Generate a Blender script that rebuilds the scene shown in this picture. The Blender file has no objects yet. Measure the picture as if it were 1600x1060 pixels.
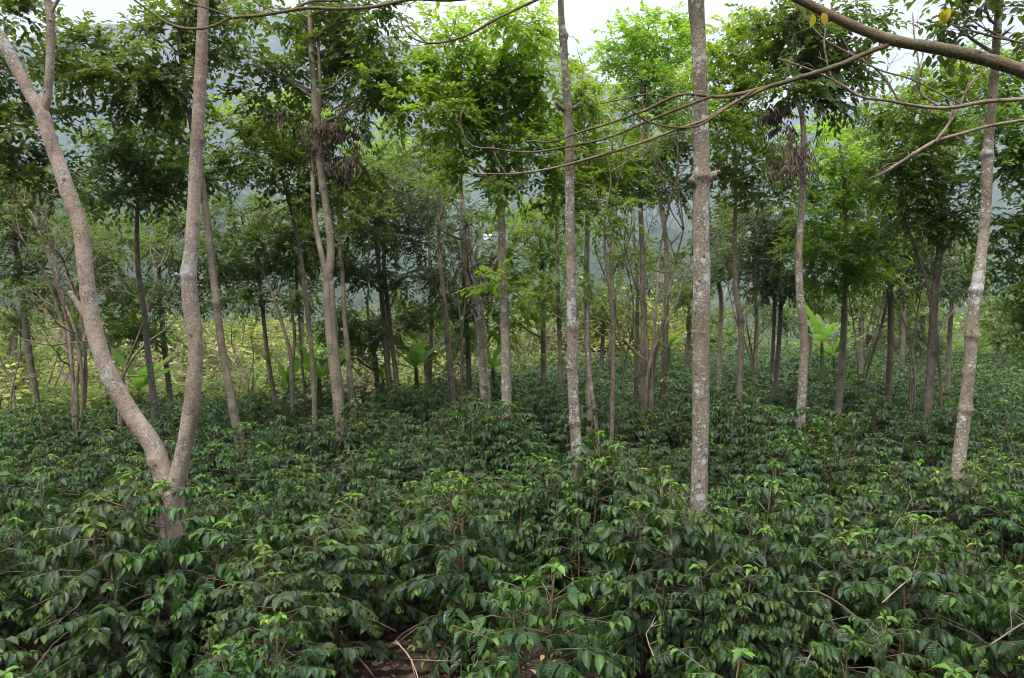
import bpy, math, random
import numpy as np
from mathutils import Vector, noise

rng = np.random.default_rng(7)
random.seed(7)
sc = bpy.context.scene
COL = sc.collection
R = math.radians

# ------------------------------------------------------------------ camera
F_PX = 1067.0
CAM_Z = 3.2
PITCH = math.atan(40 / F_PX)
cam_d = bpy.data.cameras.new('camera'); cam = bpy.data.objects.new('camera', cam_d); COL.objects.link(cam)
cam.location = (0, 0, CAM_Z); cam.rotation_euler = (R(90) - PITCH, 0, 0)
cam_d.sensor_width = 36; cam_d.lens = 36 * F_PX / 1600
cam_d.clip_start = 0.05; cam_d.clip_end = 40000
sc.camera = cam
SP, CP = math.sin(PITCH), math.cos(PITCH)


def W(px, py, D):
    """point of the plantation seen at a spot of the photograph, D metres ahead"""
    x = (px - 800) / F_PX; z = -(py - 530) / F_PX
    v = np.array([x, CP + z * SP, -SP + z * CP])
    v *= D / v[1]
    return v + np.array([0, 0, CAM_Z])


# ------------------------------------------------------------------ terrain height
EX = [-2000, 0, 300, 600, 760, 900, 1100, 1600, 4000]
EE = [19, 19, 19, 21, 25, 32, 40, 46, 46]
FAR_X = [-3000, -600, 0, 100, 250, 290, 340, 390, 440, 520, 600, 700, 800, 860, 930, 1000, 1100, 1300, 1600, 2200, 4000]
FAR_Y = [200, 190, 180, 150, 110, 85, 58, 36, 62, 74, 85, 100, 108, 118, 150, 185, 205, 210, 222, 240, 240]
MID_X = [-3000, 0, 200, 400, 600, 720, 800, 950, 1100, 1250, 1400, 1600, 4000]
MID_Y = [300, 300, 290, 330, 400, 380, 330, 350, 400, 420, 440, 430, 430]


def sstep(a, b, x):
    t = min(1, max(0, (x - a) / (b - a)))
    return t * t * (3 - 2 * t)


def ground(x, y):
    r = math.hypot(x, y)
    px = 800 + F_PX * x / max(y, r * 0.15, 0.01)
    near = 0.06 * noise.noise(Vector((x * .35, y * .35, 1))) + .02 * noise.noise(Vector((x * 1.7, y * 1.7, 4)))
    if r < 15: return near
    e = float(np.interp(px, EX, EE))
    lf = 1 - sstep(800, 1150, px)                 # the scrub ridge lies on the left side
    dip = (-.5 - 1.0 * lf) * sstep(e, e + 10, r)
    ridge = (2.0 * lf - 1.0 * (1 - lf)) * sstep(e + 8, 68, r)
    z = near + dip + ridge
    if r > 66:
        z += -90 * sstep(66, 520, r)
        z += 4 * noise.noise(Vector((x * .012, y * .012, 2))) * sstep(66, 200, r)
    if r > 480:
        mid = CAM_Z + (490 - float(np.interp(px, MID_X, MID_Y))) / F_PX * 1700
        far = CAM_Z + (490 - float(np.interp(px, FAR_X, FAR_Y))) / F_PX * 4600
        n = noise.fractal(Vector((x * .0016, y * .0016, 3)), 1.0, 2.0, 6)
        n2 = noise.ridged_multi_fractal(Vector((x * .0009 + 7, y * .0009, 3)), 1.0, 2.1, 6, 1.0, 2.0) - 1.0
        z += (mid + 90) * sstep(480, 1700, r)
        if r > 1700:
            z += (far - mid) * sstep(1900, 4600, r)
            z -= 500 * sstep(4700, 7000, r)
        z += 60 * n * sstep(520, 1600, r) * (1 if r < 1900 else .8) + 75 * n2 * sstep(1300, 3200, r) * (1 - .75 * sstep(3800, 4600, r) * (1 - sstep(4700, 5500, r)))
    return z


# ------------------------------------------------------------------ mesh helpers
class MB:
    def __init__(s):
        s.V = []; s.F3 = []; s.F4 = []; s.n = 0; s.T = []; s.Y = []; s.UV = []

    def add(s, V, F3=None, F4=None, tone=None, young=None, uv=None):
        V = np.asarray(V, float).reshape(-1, 3); o = s.n
        s.V.append(V); s.n += len(V)
        if F3 is not None and len(F3): s.F3.append(np.asarray(F3, int) + o)
        if F4 is not None and len(F4): s.F4.append(np.asarray(F4, int) + o)
        k = len(V)
        s.T.append(np.zeros(k) if tone is None else np.broadcast_to(tone, (k,)))
        s.Y.append(np.zeros(k) if young is None else np.broadcast_to(young, (k,)))
        s.UV.append(np.zeros((k, 2)) if uv is None else uv)
        return o

    def weld(s, F3):          # faces over vertices already in the builder
        s.F3.append(np.asarray(F3, int))

    def mesh(s, name, mat, origin=(0, 0, 0), smooth=True, attrs=True):
        V = np.concatenate(s.V) - np.asarray(origin, float)
        f3 = np.concatenate(s.F3) if s.F3 else np.zeros((0, 3), int)
        f4 = np.concatenate(s.F4) if s.F4 else np.zeros((0, 4), int)
        me = bpy.data.meshes.new(name)
        me.vertices.add(len(V)); me.vertices.foreach_set('co', V.astype(np.float32).ravel())
        loops = np.concatenate([f3.ravel(), f4.ravel()]).astype(np.int32)
        me.loops.add(len(loops)); me.loops.foreach_set('vertex_index', loops)
        st = np.concatenate([np.arange(len(f3)) * 3, len(f3) * 3 + np.arange(len(f4)) * 4]).astype(np.int32)
        me.polygons.add(len(st)); me.polygons.foreach_set('loop_start', st)
        me.polygons.foreach_set('use_smooth', np.full(len(st), smooth))
        if attrs:
            a = me.attributes.new('tone', 'FLOAT', 'POINT'); a.data.foreach_set('value', np.concatenate(s.T).astype(np.float32))
            a = me.attributes.new('young', 'FLOAT', 'POINT'); a.data.foreach_set('value', np.concatenate(s.Y).astype(np.float32))
            u = me.uv_layers.new(name='UVMap'); uv = np.concatenate(s.UV)[loops]
            u.data.foreach_set('uv', uv.astype(np.float32).ravel())
        me.update(calc_edges=True)
        me.materials.append(mat)
        return me

    def obj(s, name, mat, parent=None, origin=None, **k):
        og = parent.location if (parent is not None and origin is None) else (origin or (0, 0, 0))
        o = bpy.data.objects.new(name, s.mesh(name, mat, tuple(og), **k)); COL.objects.link(o)
        if parent is not None: o.parent = parent
        elif origin is not None: o.location = origin
        return o


def empty(name, loc, label, cat, group=None):
    o = bpy.data.objects.new(name, None); COL.objects.link(o); o.location = tuple(loc)
    o.empty_display_size = .2
    o['label'] = label; o['category'] = cat
    if group: o['group'] = group
    return o


def nrm(a):
    return a / np.maximum(np.linalg.norm(a, axis=-1, keepdims=True), 1e-9)


def resample(P, r, step):
    P = np.asarray(P, float); r = np.asarray(r, float)
    if len(P) < 3:
        P = np.vstack([P[0], (P[0] + P[-1]) / 2, P[-1]]); r = np.array([r[0], (r[0] + r[-1]) / 2, r[-1]])
    d = np.r_[0, np.cumsum(np.linalg.norm(np.diff(P, axis=0), axis=1))]
    m = np.gradient(P, d, axis=0)
    n = max(3, int(d[-1] / step) + 1)
    q = np.linspace(0, d[-1], n); k = np.clip(np.searchsorted(d, q, side='right') - 1, 0, len(d) - 2)
    h = (d[k + 1] - d[k])[:, None]; t = ((q - d[k])[:, None]) / h
    Q = (2 * t**3 - 3 * t**2 + 1) * P[k] + (t**3 - 2 * t**2 + t) * h * m[k] + (-2 * t**3 + 3 * t**2) * P[k + 1] + (t**3 - t**2) * h * m[k + 1]
    return Q, np.interp(q, d, r), q


def tube(mb, P, r, seg=8, step=.06, rough=0, knots=(), weld=None, tone=0, cap=True, seed=0):
    Q, rr, q = resample(P, r, step)
    n = len(Q)
    T = nrm(np.gradient(Q, axis=0))
    ref = np.array([0, 1., 0]) if abs(T[0][1]) < .9 else np.array([1., 0, 0])
    A = nrm(np.cross(T, ref)); B = np.cross(T, A)
    th = np.linspace(0, 2 * math.pi, seg, endpoint=False)
    ring = rr[:, None] * np.ones(seg)
    for (kz, amp, wd) in knots:       # swellings where old limbs were shed (kz is a height)
        ph = (kz * 7.3) % 6.28
        g = np.exp(-((Q[:, 2] - kz) / wd) ** 2)
        ring *= 1 + amp * g[:, None] * (.65 + .6 * np.cos(th - ph))
    kn_ = np.zeros((n, seg))
    for (kz, amp, wd) in knots: kn_ = np.maximum(kn_, np.exp(-((Q[:, 2] - kz + wd * .5) / max(.016, wd * .5)) ** 2)[:, None] * min(1, amp * 4) * (.5 + .5 * np.cos(th * 2 - kz * 9)))
    V = Q[:, None, :] + ring[..., None] * (np.cos(th)[None, :, None] * A[:, None, :] + np.sin(th)[None, :, None] * B[:, None, :])
    if rough:
        for i in range(n):
            for j in range(seg):
                v = V[i, j]; s_ = noise.noise(Vector((v[0] * 9, v[1] * 9, v[2] * 3.5 + seed))) + .6 * noise.noise(Vector((v[0] * 30, v[1] * 30, v[2] * 16 + seed)))
                V[i, j] += rough * rr[i] * s_ * (v - Q[i]) / max(rr[i], 1e-6)
    idx = np.arange(n * seg).reshape(n, seg)
    a = idx[:-1]; b = idx[1:]
    F4 = np.stack([a, np.roll(a, -1, 1), np.roll(b, -1, 1), b], -1).reshape(-1, 4)
    V = V.reshape(-1, 3)
    tip = n * seg
    F3 = []
    if cap:
        V = np.vstack([V, Q[-1] + T[-1] * rr[-1] * .5])
        F3 = [[idx[-1, j], idx[-1, (j + 1) % seg], tip] for j in range(seg)]
    tn = tone
    if len(knots): tn = np.r_[kn_.reshape(-1), np.zeros(len(V) - n * seg)]
    o = mb.add(V, F3, F4, tone=tn)
    if weld is not None:
        mb.weld([[o + (j + 1) % seg, o + j, weld] for j in range(seg)])
    return o, Q, rr


# leaf templates: (along, across, normal), faces
def template(st, wd, curl, fold, wavy=0.0):
    V = [(0, 0, 0)]; uv = [(.5, 0)]
    for i, (t, w) in enumerate(zip(st, wd)):
        wv = wavy * (1 if i % 2 else -1)
        V += [(t, -w, -curl * t * t + fold * w + wv), (t, 0, -curl * t * t), (t, w, -curl * t * t + fold * w - wv)]
        uv += [(0, t), (.5, t), (1, t)]
    V.append((1, 0, -curl)); uv.append((.5, 1)); tip = len(V) - 1
    F3 = [(0, 2, 1), (0, 3, 2)]; F4 = []
    for i in range(len(st) - 1):
        a = 1 + 3 * i; b = a + 3
        F4 += [(a, a + 1, b + 1, b), (a + 1, a + 2, b + 2, b + 1)]
    a = 1 + 3 * (len(st) - 1)
    F3 += [(a, a + 1, tip), (a + 1, a + 2, tip)]
    return np.array(V, float), np.array(F3), np.array(F4).reshape(-1, 4), np.array(uv, float)


LEAF_FINE = template([.1, .28, .5, .7, .87], [.38, .84, 1, .84, .36], .34, .2, .03)
LEAF_MID = template([.3, .68], [.85, .95], .2, .14)
LEAF_FAR = (np.array([(0, 0, 0), (.33, -.85, .1), (.72, -.85, 0), (1, 0, -.2), (.72, .85, 0), (.33, .85, .1)], float), np.zeros((0, 3), int), np.array([(0, 3, 2, 1), (0, 5, 4, 3)]), np.array([(.5, 0), (0, .3), (0, .7), (.5, 1), (1, .7), (1, .3)], float))


def leaves(mb, P, T, N, L, Wd, tone, young, tp):
    tv, f3, f4, uv = tp
    n = len(P)
    if n == 0: return
    T = nrm(T); B = nrm(np.cross(T, N)); N = np.cross(B, T)
    V = (P[:, None, :] + (L[:, None] * tv[None, :, 0])[..., None] * T[:, None, :] + (Wd[:, None] * tv[None, :, 1])[..., None] * B[:, None, :]
         + (L[:, None] * tv[None, :, 2])[..., None] * N[:, None, :])
    k = len(tv); off = (np.arange(n) * k)[:, None, None]
    F3 = (f3[None] + off).reshape(-1, 3) if len(f3) else None; F4 = (f4[None] + off).reshape(-1, 4) if len(f4) else None
    mb.add(V.reshape(-1, 3), F3, F4, tone=np.repeat(tone, k), young=np.repeat(young, k), uv=np.tile(uv, (n, 1)))


# ------------------------------------------------------------------ materials
class NT:
    def __init__(s, name):
        s.m = bpy.data.materials.new(name); s.m.use_nodes = True
        s.t = s.m.node_tree; s.t.nodes.clear(); s.out = s.n('ShaderNodeOutputMaterial')

    def n(s, kind, **kw):
        nd = s.t.nodes.new(kind)
        for k, v in kw.items():
            if k.startswith('_'): nd.inputs[int(k[1:]) if k[1:].isdigit() else k[1:].replace('_', ' ')].default_value = v
            else: setattr(nd, k, v)
        return nd

    def l(s, a, b): s.t.links.new(a, b)

    def mix(s, f, a, b, blend='MIX'):
        nd = s.t.nodes.new('ShaderNodeMix'); nd.data_type = 'RGBA'; nd.blend_type = blend
        for i, v in ((0, f), (6, a), (7, b)):
            if hasattr(v, 'links'): s.l(v, nd.inputs[i])
            else: nd.inputs[i].default_value = v if i == 0 else (*v, 1)[:4]
        return nd.outputs[2]

    def ramp(s, f, stops):
        nd = s.t.nodes.new('ShaderNodeValToRGB'); e = nd.color_ramp.elements
        while len(e) < len(stops): e.new(.5)
        for i, (p, c) in enumerate(stops):
            e[i].position = p; e[i].color = (c, c, c, 1) if isinstance(c, (int, float)) else (*c, 1)
        s.l(f, nd.inputs[0]); return nd.outputs[0]

    def math(s, op, a, b=0.0, c=0.0):
        nd = s.t.nodes.new('ShaderNodeMath'); nd.operation = op
        for i, v in enumerate((a, b, c)):
            if hasattr(v, 'links'): s.l(v, nd.inputs[i])
            else: nd.inputs[i].default_value = v
        return nd.outputs[0]

    def noise(s, vec, scale, detail=4, rough=.55, sc3=None):
        if sc3:
            mp = s.n('ShaderNodeMapping'); mp.inputs['Scale'].default_value = sc3; s.l(vec, mp.inputs[0]); vec = mp.outputs[0]
        nd = s.n('ShaderNodeTexNoise', _Scale=scale, _Detail=detail, _Roughness=rough); s.l(vec, nd.inputs['Vector'])
        return nd.outputs[0]


def leaf_material(name, dark, light, young, yellow=(.45, .33, .03), p_yellow=.985, rough=.38, trans=.3, veins=True, spec=.5, twig=(.10, .075, .05)):
    t = NT(name)
    at = t.n('ShaderNodeAttribute', attribute_name='tone'); ay = t.n('ShaderNodeAttribute', attribute_name='young')
    oi = t.n('ShaderNodeObjectInfo')
    tone = at.outputs['Fac']
    c = t.mix(tone, dark, light)
    c = t.mix(ay.outputs['Fac'], c, young)
    c = t.mix(t.math('GREATER_THAN', tone, p_yellow), c, yellow)
    hs = t.n('ShaderNodeHueSaturation'); t.l(c, hs.inputs['Color'])
    t.l(t.math('MULTIPLY_ADD', oi.outputs['Random'], .05, .472), hs.inputs['Hue'])
    t.l(t.math('MULTIPLY_ADD', oi.outputs['Random'], .42, .80), hs.inputs['Value'])
    c = hs.outputs[0]
    p = t.n('ShaderNodeBsdfPrincipled', _Roughness=rough); p.inputs['Specular IOR Level'].default_value = spec
    if veins:
        uv = t.n('ShaderNodeUVMap'); sep = t.n('ShaderNodeSeparateXYZ'); t.l(uv.outputs[0], sep.inputs[0])
        ax = t.math('ABSOLUTE', t.math('SUBTRACT', sep.outputs[0], .5))
        ph = t.math('MULTIPLY', t.math('SUBTRACT', sep.outputs[1], t.math('MULTIPLY', ax, .45)), 56)
        w = t.math('POWER', t.math('MULTIPLY_ADD', t.math('SINE', ph), .5, .5), 2.5)
        mid = t.math('LESS_THAN', ax, .025)
        c = t.mix(t.math('MULTIPLY', mid, .55), c, tuple(min(1, x * 1.9 + .02) for x in light))
        c = t.mix(t.math('MULTIPLY', w, .35), c, tuple(x * .55 for x in dark)); bp = t.n('ShaderNodeBump', _Strength=.55, _Distance=.005); t.l(t.math('SUBTRACT', 1.0, w), bp.inputs['Height'])
        t.l(bp.outputs[0], p.inputs['Normal'])
    isb = t.math('LESS_THAN', tone, -.5)
    c = t.mix(isb, c, twig)
    geo = t.n('ShaderNodeNewGeometry')
    under = t.mix(.22, c, (.10, .16, .06)); under = t.mix(isb, under, c)
    cc = t.mix(geo.outputs['Backfacing'], c, under)
    t.l(cc, p.inputs['Base Color'])
    tr = t.n('ShaderNodeBsdfTranslucent'); t.l(t.mix(.5, c, tuple(min(1, x * 1.6) for x in young)), tr.inputs[0])
    ms = t.n('ShaderNodeMixShader'); t.l(t.math('MULTIPLY', t.math('SUBTRACT', 1.0, isb), trans), ms.inputs[0])
    t.l(p.outputs[0], ms.inputs[1]); t.l(tr.outputs[0], ms.inputs[2]); t.l(ms.outputs[0], t.out.inputs[0])
    return t.m


def bark_material(name, base, dark, spot=(.50, .51, .47), lichen=.5, moss=0.0, spot_scale=26, patch=(.2, .12, .08)):
    t = NT(name)
    tc = t.n('ShaderNodeTexCoord').outputs['Object']
    oi = t.n('ShaderNodeObjectInfo')
    a = t.noise(tc, 3.0, 6, .6, (3, 3, 1)); b = t.noise(tc, 4.0, 6, .7, (4, 4, 8)); cr = t.noise(tc, 6.0, 5, .7, (7, 7, 1.1))
    c = t.mix(t.ramp(a, [(.35, 0), (.68, 1)]), base, dark)
    c = t.mix(t.math('MULTIPLY', t.ramp(b, [(.42, 0), (.62, 1)]), .5), c, tuple(x * .6 for x in dark))
    c = t.mix(t.math('MULTIPLY', t.ramp(cr, [(.56, 0), (.66, 1)]), .55), c, tuple(x * .45 for x in dark))
    stn = t.noise(tc, 1.7, 6, .7, (2, 2, .7)); c = t.mix(t.math('MULTIPLY', t.ramp(stn, [(.52, 0), (.62, 1)]), .6), c, tuple(x * .55 for x in dark))
    pl = t.noise(tc, 2.1, 5, .65); c = t.mix(t.math('MULTIPLY', t.ramp(pl, [(.50, 0), (.60, 1)]), .5), c, tuple(min(.6, x * 1.45) for x in base))
    pn = t.noise(tc, 1.6, 3, .5)
    c = t.mix(t.math('MULTIPLY', t.ramp(pn, [(.55, 0), (.7, 1)]), .6), c, patch)
    wob = t.n('ShaderNodeTexNoise', _Scale=20.0); t.l(tc, wob.inputs['Vector'])
    vec = t.n('ShaderNodeVectorMath', operation='MULTIPLY_ADD'); t.l(wob.outputs['Color'], vec.inputs[0]); vec.inputs[1].default_value = (.035,) * 3; t.l(tc, vec.inputs[2])
    v = t.n('ShaderNodeTexVoronoi', _Scale=spot_scale); t.l(vec.outputs[0], v.inputs['Vector'])
    v2 = t.n('ShaderNodeTexVoronoi', _Scale=spot_scale * 3.0); t.l(vec.outputs[0], v2.inputs['Vector'])
    ln = t.noise(tc, 2.4, 3, .6)
    thr = t.math('MULTIPLY', t.ramp(ln, [(.40, 0), (.72, 1)]), .50 * lichen)
    s1 = t.math('LESS_THAN', v.outputs['Distance'], thr)
    s2 = t.math('LESS_THAN', v2.outputs['Distance'], t.math('MULTIPLY', thr, 1.15))
    fl = t.ramp(t.noise(tc, 48.0, 3, .6, (1, 1, 1.3)), [(.55, 0), (.60, 1)]); c = t.mix(t.math('MULTIPLY', fl, .42 * min(1, lichen)), c, tuple(x * .85 for x in spot))
    fd = t.ramp(t.noise(tc, 30.0, 4, .65, (1, 1, 1.6)), [(.56, 0), (.63, 1)]); c = t.mix(t.math('MULTIPLY', fd, .4), c, tuple(x * .45 for x in dark))
    s = t.math('MAXIMUM', s1, t.math('MULTIPLY', s2, .75))
    sp = t.mix(wob.outputs[0], spot, tuple(x * .72 for x in spot))
    c = t.mix(t.math('MULTIPLY', s, .85), c, sp)
    # scars of shed leaves and small knots
    v3 = t.n('ShaderNodeTexVoronoi', _Scale=6.0); mp = t.n('ShaderNodeMapping'); mp.inputs['Scale'].default_value = (1.2, 1.2, 1.0)
    t.l(vec.outputs[0], mp.inputs[0]); t.l(mp.outputs[0], v3.inputs['Vector'])
    kn = t.math('LESS_THAN', v3.outputs['Distance'], .10)
    c = t.mix(t.math('MULTIPLY', kn, .8), c, tuple(x * .3 for x in dark))
    ka = t.n('ShaderNodeAttribute', attribute_name='tone')
    c = t.mix(t.math('MULTIPLY', ka.outputs['Fac'], t.ramp(b, [(.3, .55), (.6, 1)])), c, tuple(x * .35 for x in dark))
    if moss:
        mn = t.noise(tc, 2.2, 4, .6)
        c = t.mix(t.math('MULTIPLY', t.ramp(mn, [(.42, 0), (.65, 1)]), moss), c, (.10, .11, .035))
    hs = t.n('ShaderNodeHueSaturation'); t.l(c, hs.inputs['Color']); t.l(t.math('MULTIPLY_ADD', oi.outputs['Random'], .4, .78), hs.inputs['Value'])
    p = t.n('ShaderNodeBsdfPrincipled', _Roughness=.85); p.inputs['Specular IOR Level'].default_value = .25
    t.l(hs.outputs[0], p.inputs['Base Color'])
    h = t.math('ADD', t.math('MULTIPLY', b, .6), t.math('ADD', t.math('MULTIPLY', a, .5), t.math('MULTIPLY', s, .12)))
    h = t.math('SUBTRACT', h, t.math('ADD', t.math('MULTIPLY', kn, .5), t.math('MULTIPLY', cr, .5)))
    fine = t.noise(tc, 60.0, 3, .6); h = t.math('ADD', h, t.math('MULTIPLY', fine, .25))
    bp = t.n('ShaderNodeBump', _Strength=.8, _Distance=.02); t.l(h, bp.inputs['Height']); t.l(bp.outputs[0], p.inputs['Normal'])
    t.l(p.outputs[0], t.out.inputs[0])
    return t.m


M = {}
M['coffee'] = leaf_material('coffee_leaf', (.009, .031, .008), (.033, .094, .014), (.16, .32, .025), p_yellow=.988, rough=.28, trans=.2, spec=.68, twig=(.17, .125, .07))
M['dark'] = leaf_material('dark_tree_leaf', (.026, .050, .014), (.062, .112, .026), (.28, .42, .03), p_yellow=.988, trans=.3, veins=False, rough=.42)
M['olive'] = leaf_material('olive_tree_leaf', (.045, .065, .020), (.10, .14, .036), (.28, .44, .05), p_yellow=.965, trans=.35, veins=False, rough=.45)
M['bright'] = leaf_material('bright_tree_leaf', (.030, .070, .014), (.07, .155, .022), (.37, .56, .03), p_yellow=.990, trans=.48, veins=False, rough=.42)
M['grey'] = leaf_material('grey_green_leaf', (.06, .078, .038), (.115, .14, .062), (.18, .26, .06), p_yellow=.985, trans=.3, veins=False, rough=.5)
M['gold'] = leaf_material('speckled_tree_leaf', (.032, .066, .016), (.075, .14, .028), (.31, .48, .035), yellow=(.55, .38, .03), p_yellow=.95, trans=.38, veins=False, rough=.45)
M['scrub'] = leaf_material('scrub_leaf', (.12, .14, .03), (.26, .25, .06), (.40, .44, .08), yellow=(.42, .30, .18), p_yellow=.92, trans=.35, veins=False, rough=.6, twig=(.22, .17, .13))
M['scrub_green'] = leaf_material('scrub_green_leaf', (.05, .085, .02), (.12, .17, .04), (.24, .34, .05), yellow=(.38, .32, .12), p_yellow=.9, trans=.35, veins=False, rough=.6)
M['scrub_dry'] = leaf_material('scrub_dry_leaf', (.14, .13, .06), (.27, .23, .13), (.33, .32, .12), yellow=(.40, .26, .18), p_yellow=.75, trans=.3, veins=False, rough=.7)
M['dead'] = leaf_material('dead_leaf', (.085, .055, .042), (.17, .115, .085), (.2, .13, .09), trans=.15, veins=False, rough=.8)
M['banana'] = leaf_material('banana_leaf', (.06, .16, .025), (.12, .27, .035), (.24, .44, .05), p_yellow=2, trans=.45, veins=True, rough=.4)
M['pale'] = bark_material('pinkish_bark', (.38, .28, .21), (.24, .168, .125), lichen=1.15, patch=(.30, .17, .11))
M['lichen'] = bark_material('lichen_bark', (.28, .22, .158), (.18, .137, .096), lichen=1.4, spot_scale=16, spot=(.56, .57, .52))
M['brown'] = bark_material('brown_bark', (.27, .22, .158), (.165, .13, .09), lichen=.6)
M['darkbark'] = bark_material('dark_bark', (.19, .155, .112), (.11, .09, .066), lichen=.6)
M['twig'] = bark_material('bare_twig_bark', (.30, .23, .17), (.18, .13, .10), lichen=.4)
M['mossy'] = bark_material('mossy_bark', (.22, .16, .09), (.13, .10, .06), lichen=.5, moss=.55, spot_scale=34)


def ground_material():
    t = NT('plantation_ground')
    tc = t.n('ShaderNodeTexCoord').outputs['Object']
    cam_ = t.n('ShaderNodeSeparateXYZ'); t.l(tc, cam_.inputs[0])
    ln = t.n('ShaderNodeVectorMath', operation='LENGTH'); t.l(tc, ln.inputs[0])
    r = ln.outputs['Value']
    soil = t.mix(t.noise(tc, 9.0, 6), (.030, .018, .013), (.085, .050, .036))
    vor = t.n('ShaderNodeTexVoronoi', _Scale=14.0); t.l(tc, vor.inputs['Vector'])
    soil = t.mix(t.math('MULTIPLY', t.ramp(vor.outputs['Color'], [(.3, 0), (.7, 1)]), .5), soil, (.12, .075, .052))
    scrub = t.mix(t.noise(tc, .9, 6), (.07, .10, .03), (.20, .18, .09))
    big = t.noise(tc, .004, 8, .6); fine = t.noise(tc, .03, 8, .75)
    forest = t.mix(t.ramp(fine, [(.35, 0), (.65, 1)]), (.008, .018, .008), (.07, .115, .04))
    fld = t.n('ShaderNodeTexVoronoi', _Scale=.011); t.l(tc, fld.inputs['Vector'])
    fc = t.n('ShaderNodeSeparateColor'); t.l(fld.outputs['Color'], fc.inputs[0])
    fields = t.mix(fc.outputs[0], (.07, .11, .04), (.17, .17, .09))
    hill = t.mix(t.ramp(big, [(.52, 0), (.60, 1)]), forest, t.mix(.45, fields, forest))
    c = t.mix(t.ramp(t.math('DIVIDE', r, 100.0), [(.20, 0), (.28, 1)]), soil, scrub)
    c = t.mix(t.ramp(t.math('DIVIDE', r, 400.0), [(.2, 0), (.5, 1)]), c, hill)
    p = t.n('ShaderNodeBsdfPrincipled', _Roughness=.95); p.inputs['Specular IOR Level'].default_value = .15
    t.l(c, p.inputs['Base Color'])
    b1 = t.n('ShaderNodeBump', _Strength=.9, _Distance=.03); t.l(t.noise(tc, 22.0, 6), b1.inputs['Height'])
    b2 = t.n('ShaderNodeBump', _Strength=1.0, _Distance=14.0); t.l(fine, b2.inputs['Height']); t.l(b1.outputs[0], b2.inputs['Normal'])
    t.l(b2.outputs[0], p.inputs['Normal'])
    t.l(p.outputs[0], t.out.inputs[0])
    return t.m


# ------------------------------------------------------------------ terrain sheet
def build_ground():
    az = np.unique(np.round(np.r_[np.arange(-48, 48.01, .22), np.arange(48, 312.1, 3.0)], 3))
    az = az[az < 311.9]
    rr = np.r_[0.6, 1.2, np.arange(2, 24, .45), np.geomspace(24, 120, 50), np.geomspace(124, 1000, 60), np.geomspace(1010, 5200, 130), np.geomspace(5300, 16000, 14)]
    a = np.radians(az); na = len(a); nr = len(rr)
    V = np.zeros((nr, na, 3))
    V[..., 0] = rr[:, None] * np.sin(a); V[..., 1] = rr[:, None] * np.cos(a)
    for i in range(nr):
        for j in range(na):
            V[i, j, 2] = ground(V[i, j, 0], V[i, j, 1])
    idx = np.arange(nr * na).reshape(nr, na)
    A = idx[:-1]; B = idx[1:]
    F4 = np.stack([A, B, np.roll(B, -1, 1), np.roll(A, -1, 1)], -1).reshape(-1, 4)
    mb = MB(); mb.add(V.reshape(-1, 3), None, F4)
    c = mb.add([[0, 0, 0]]); mb.weld([[c, idx[0, j], idx[0, (j + 1) % na]] for j in range(na)])
    o = mb.obj('ground', ground_material(), attrs=False)
    o['kind'] = 'structure'


build_ground()

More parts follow.
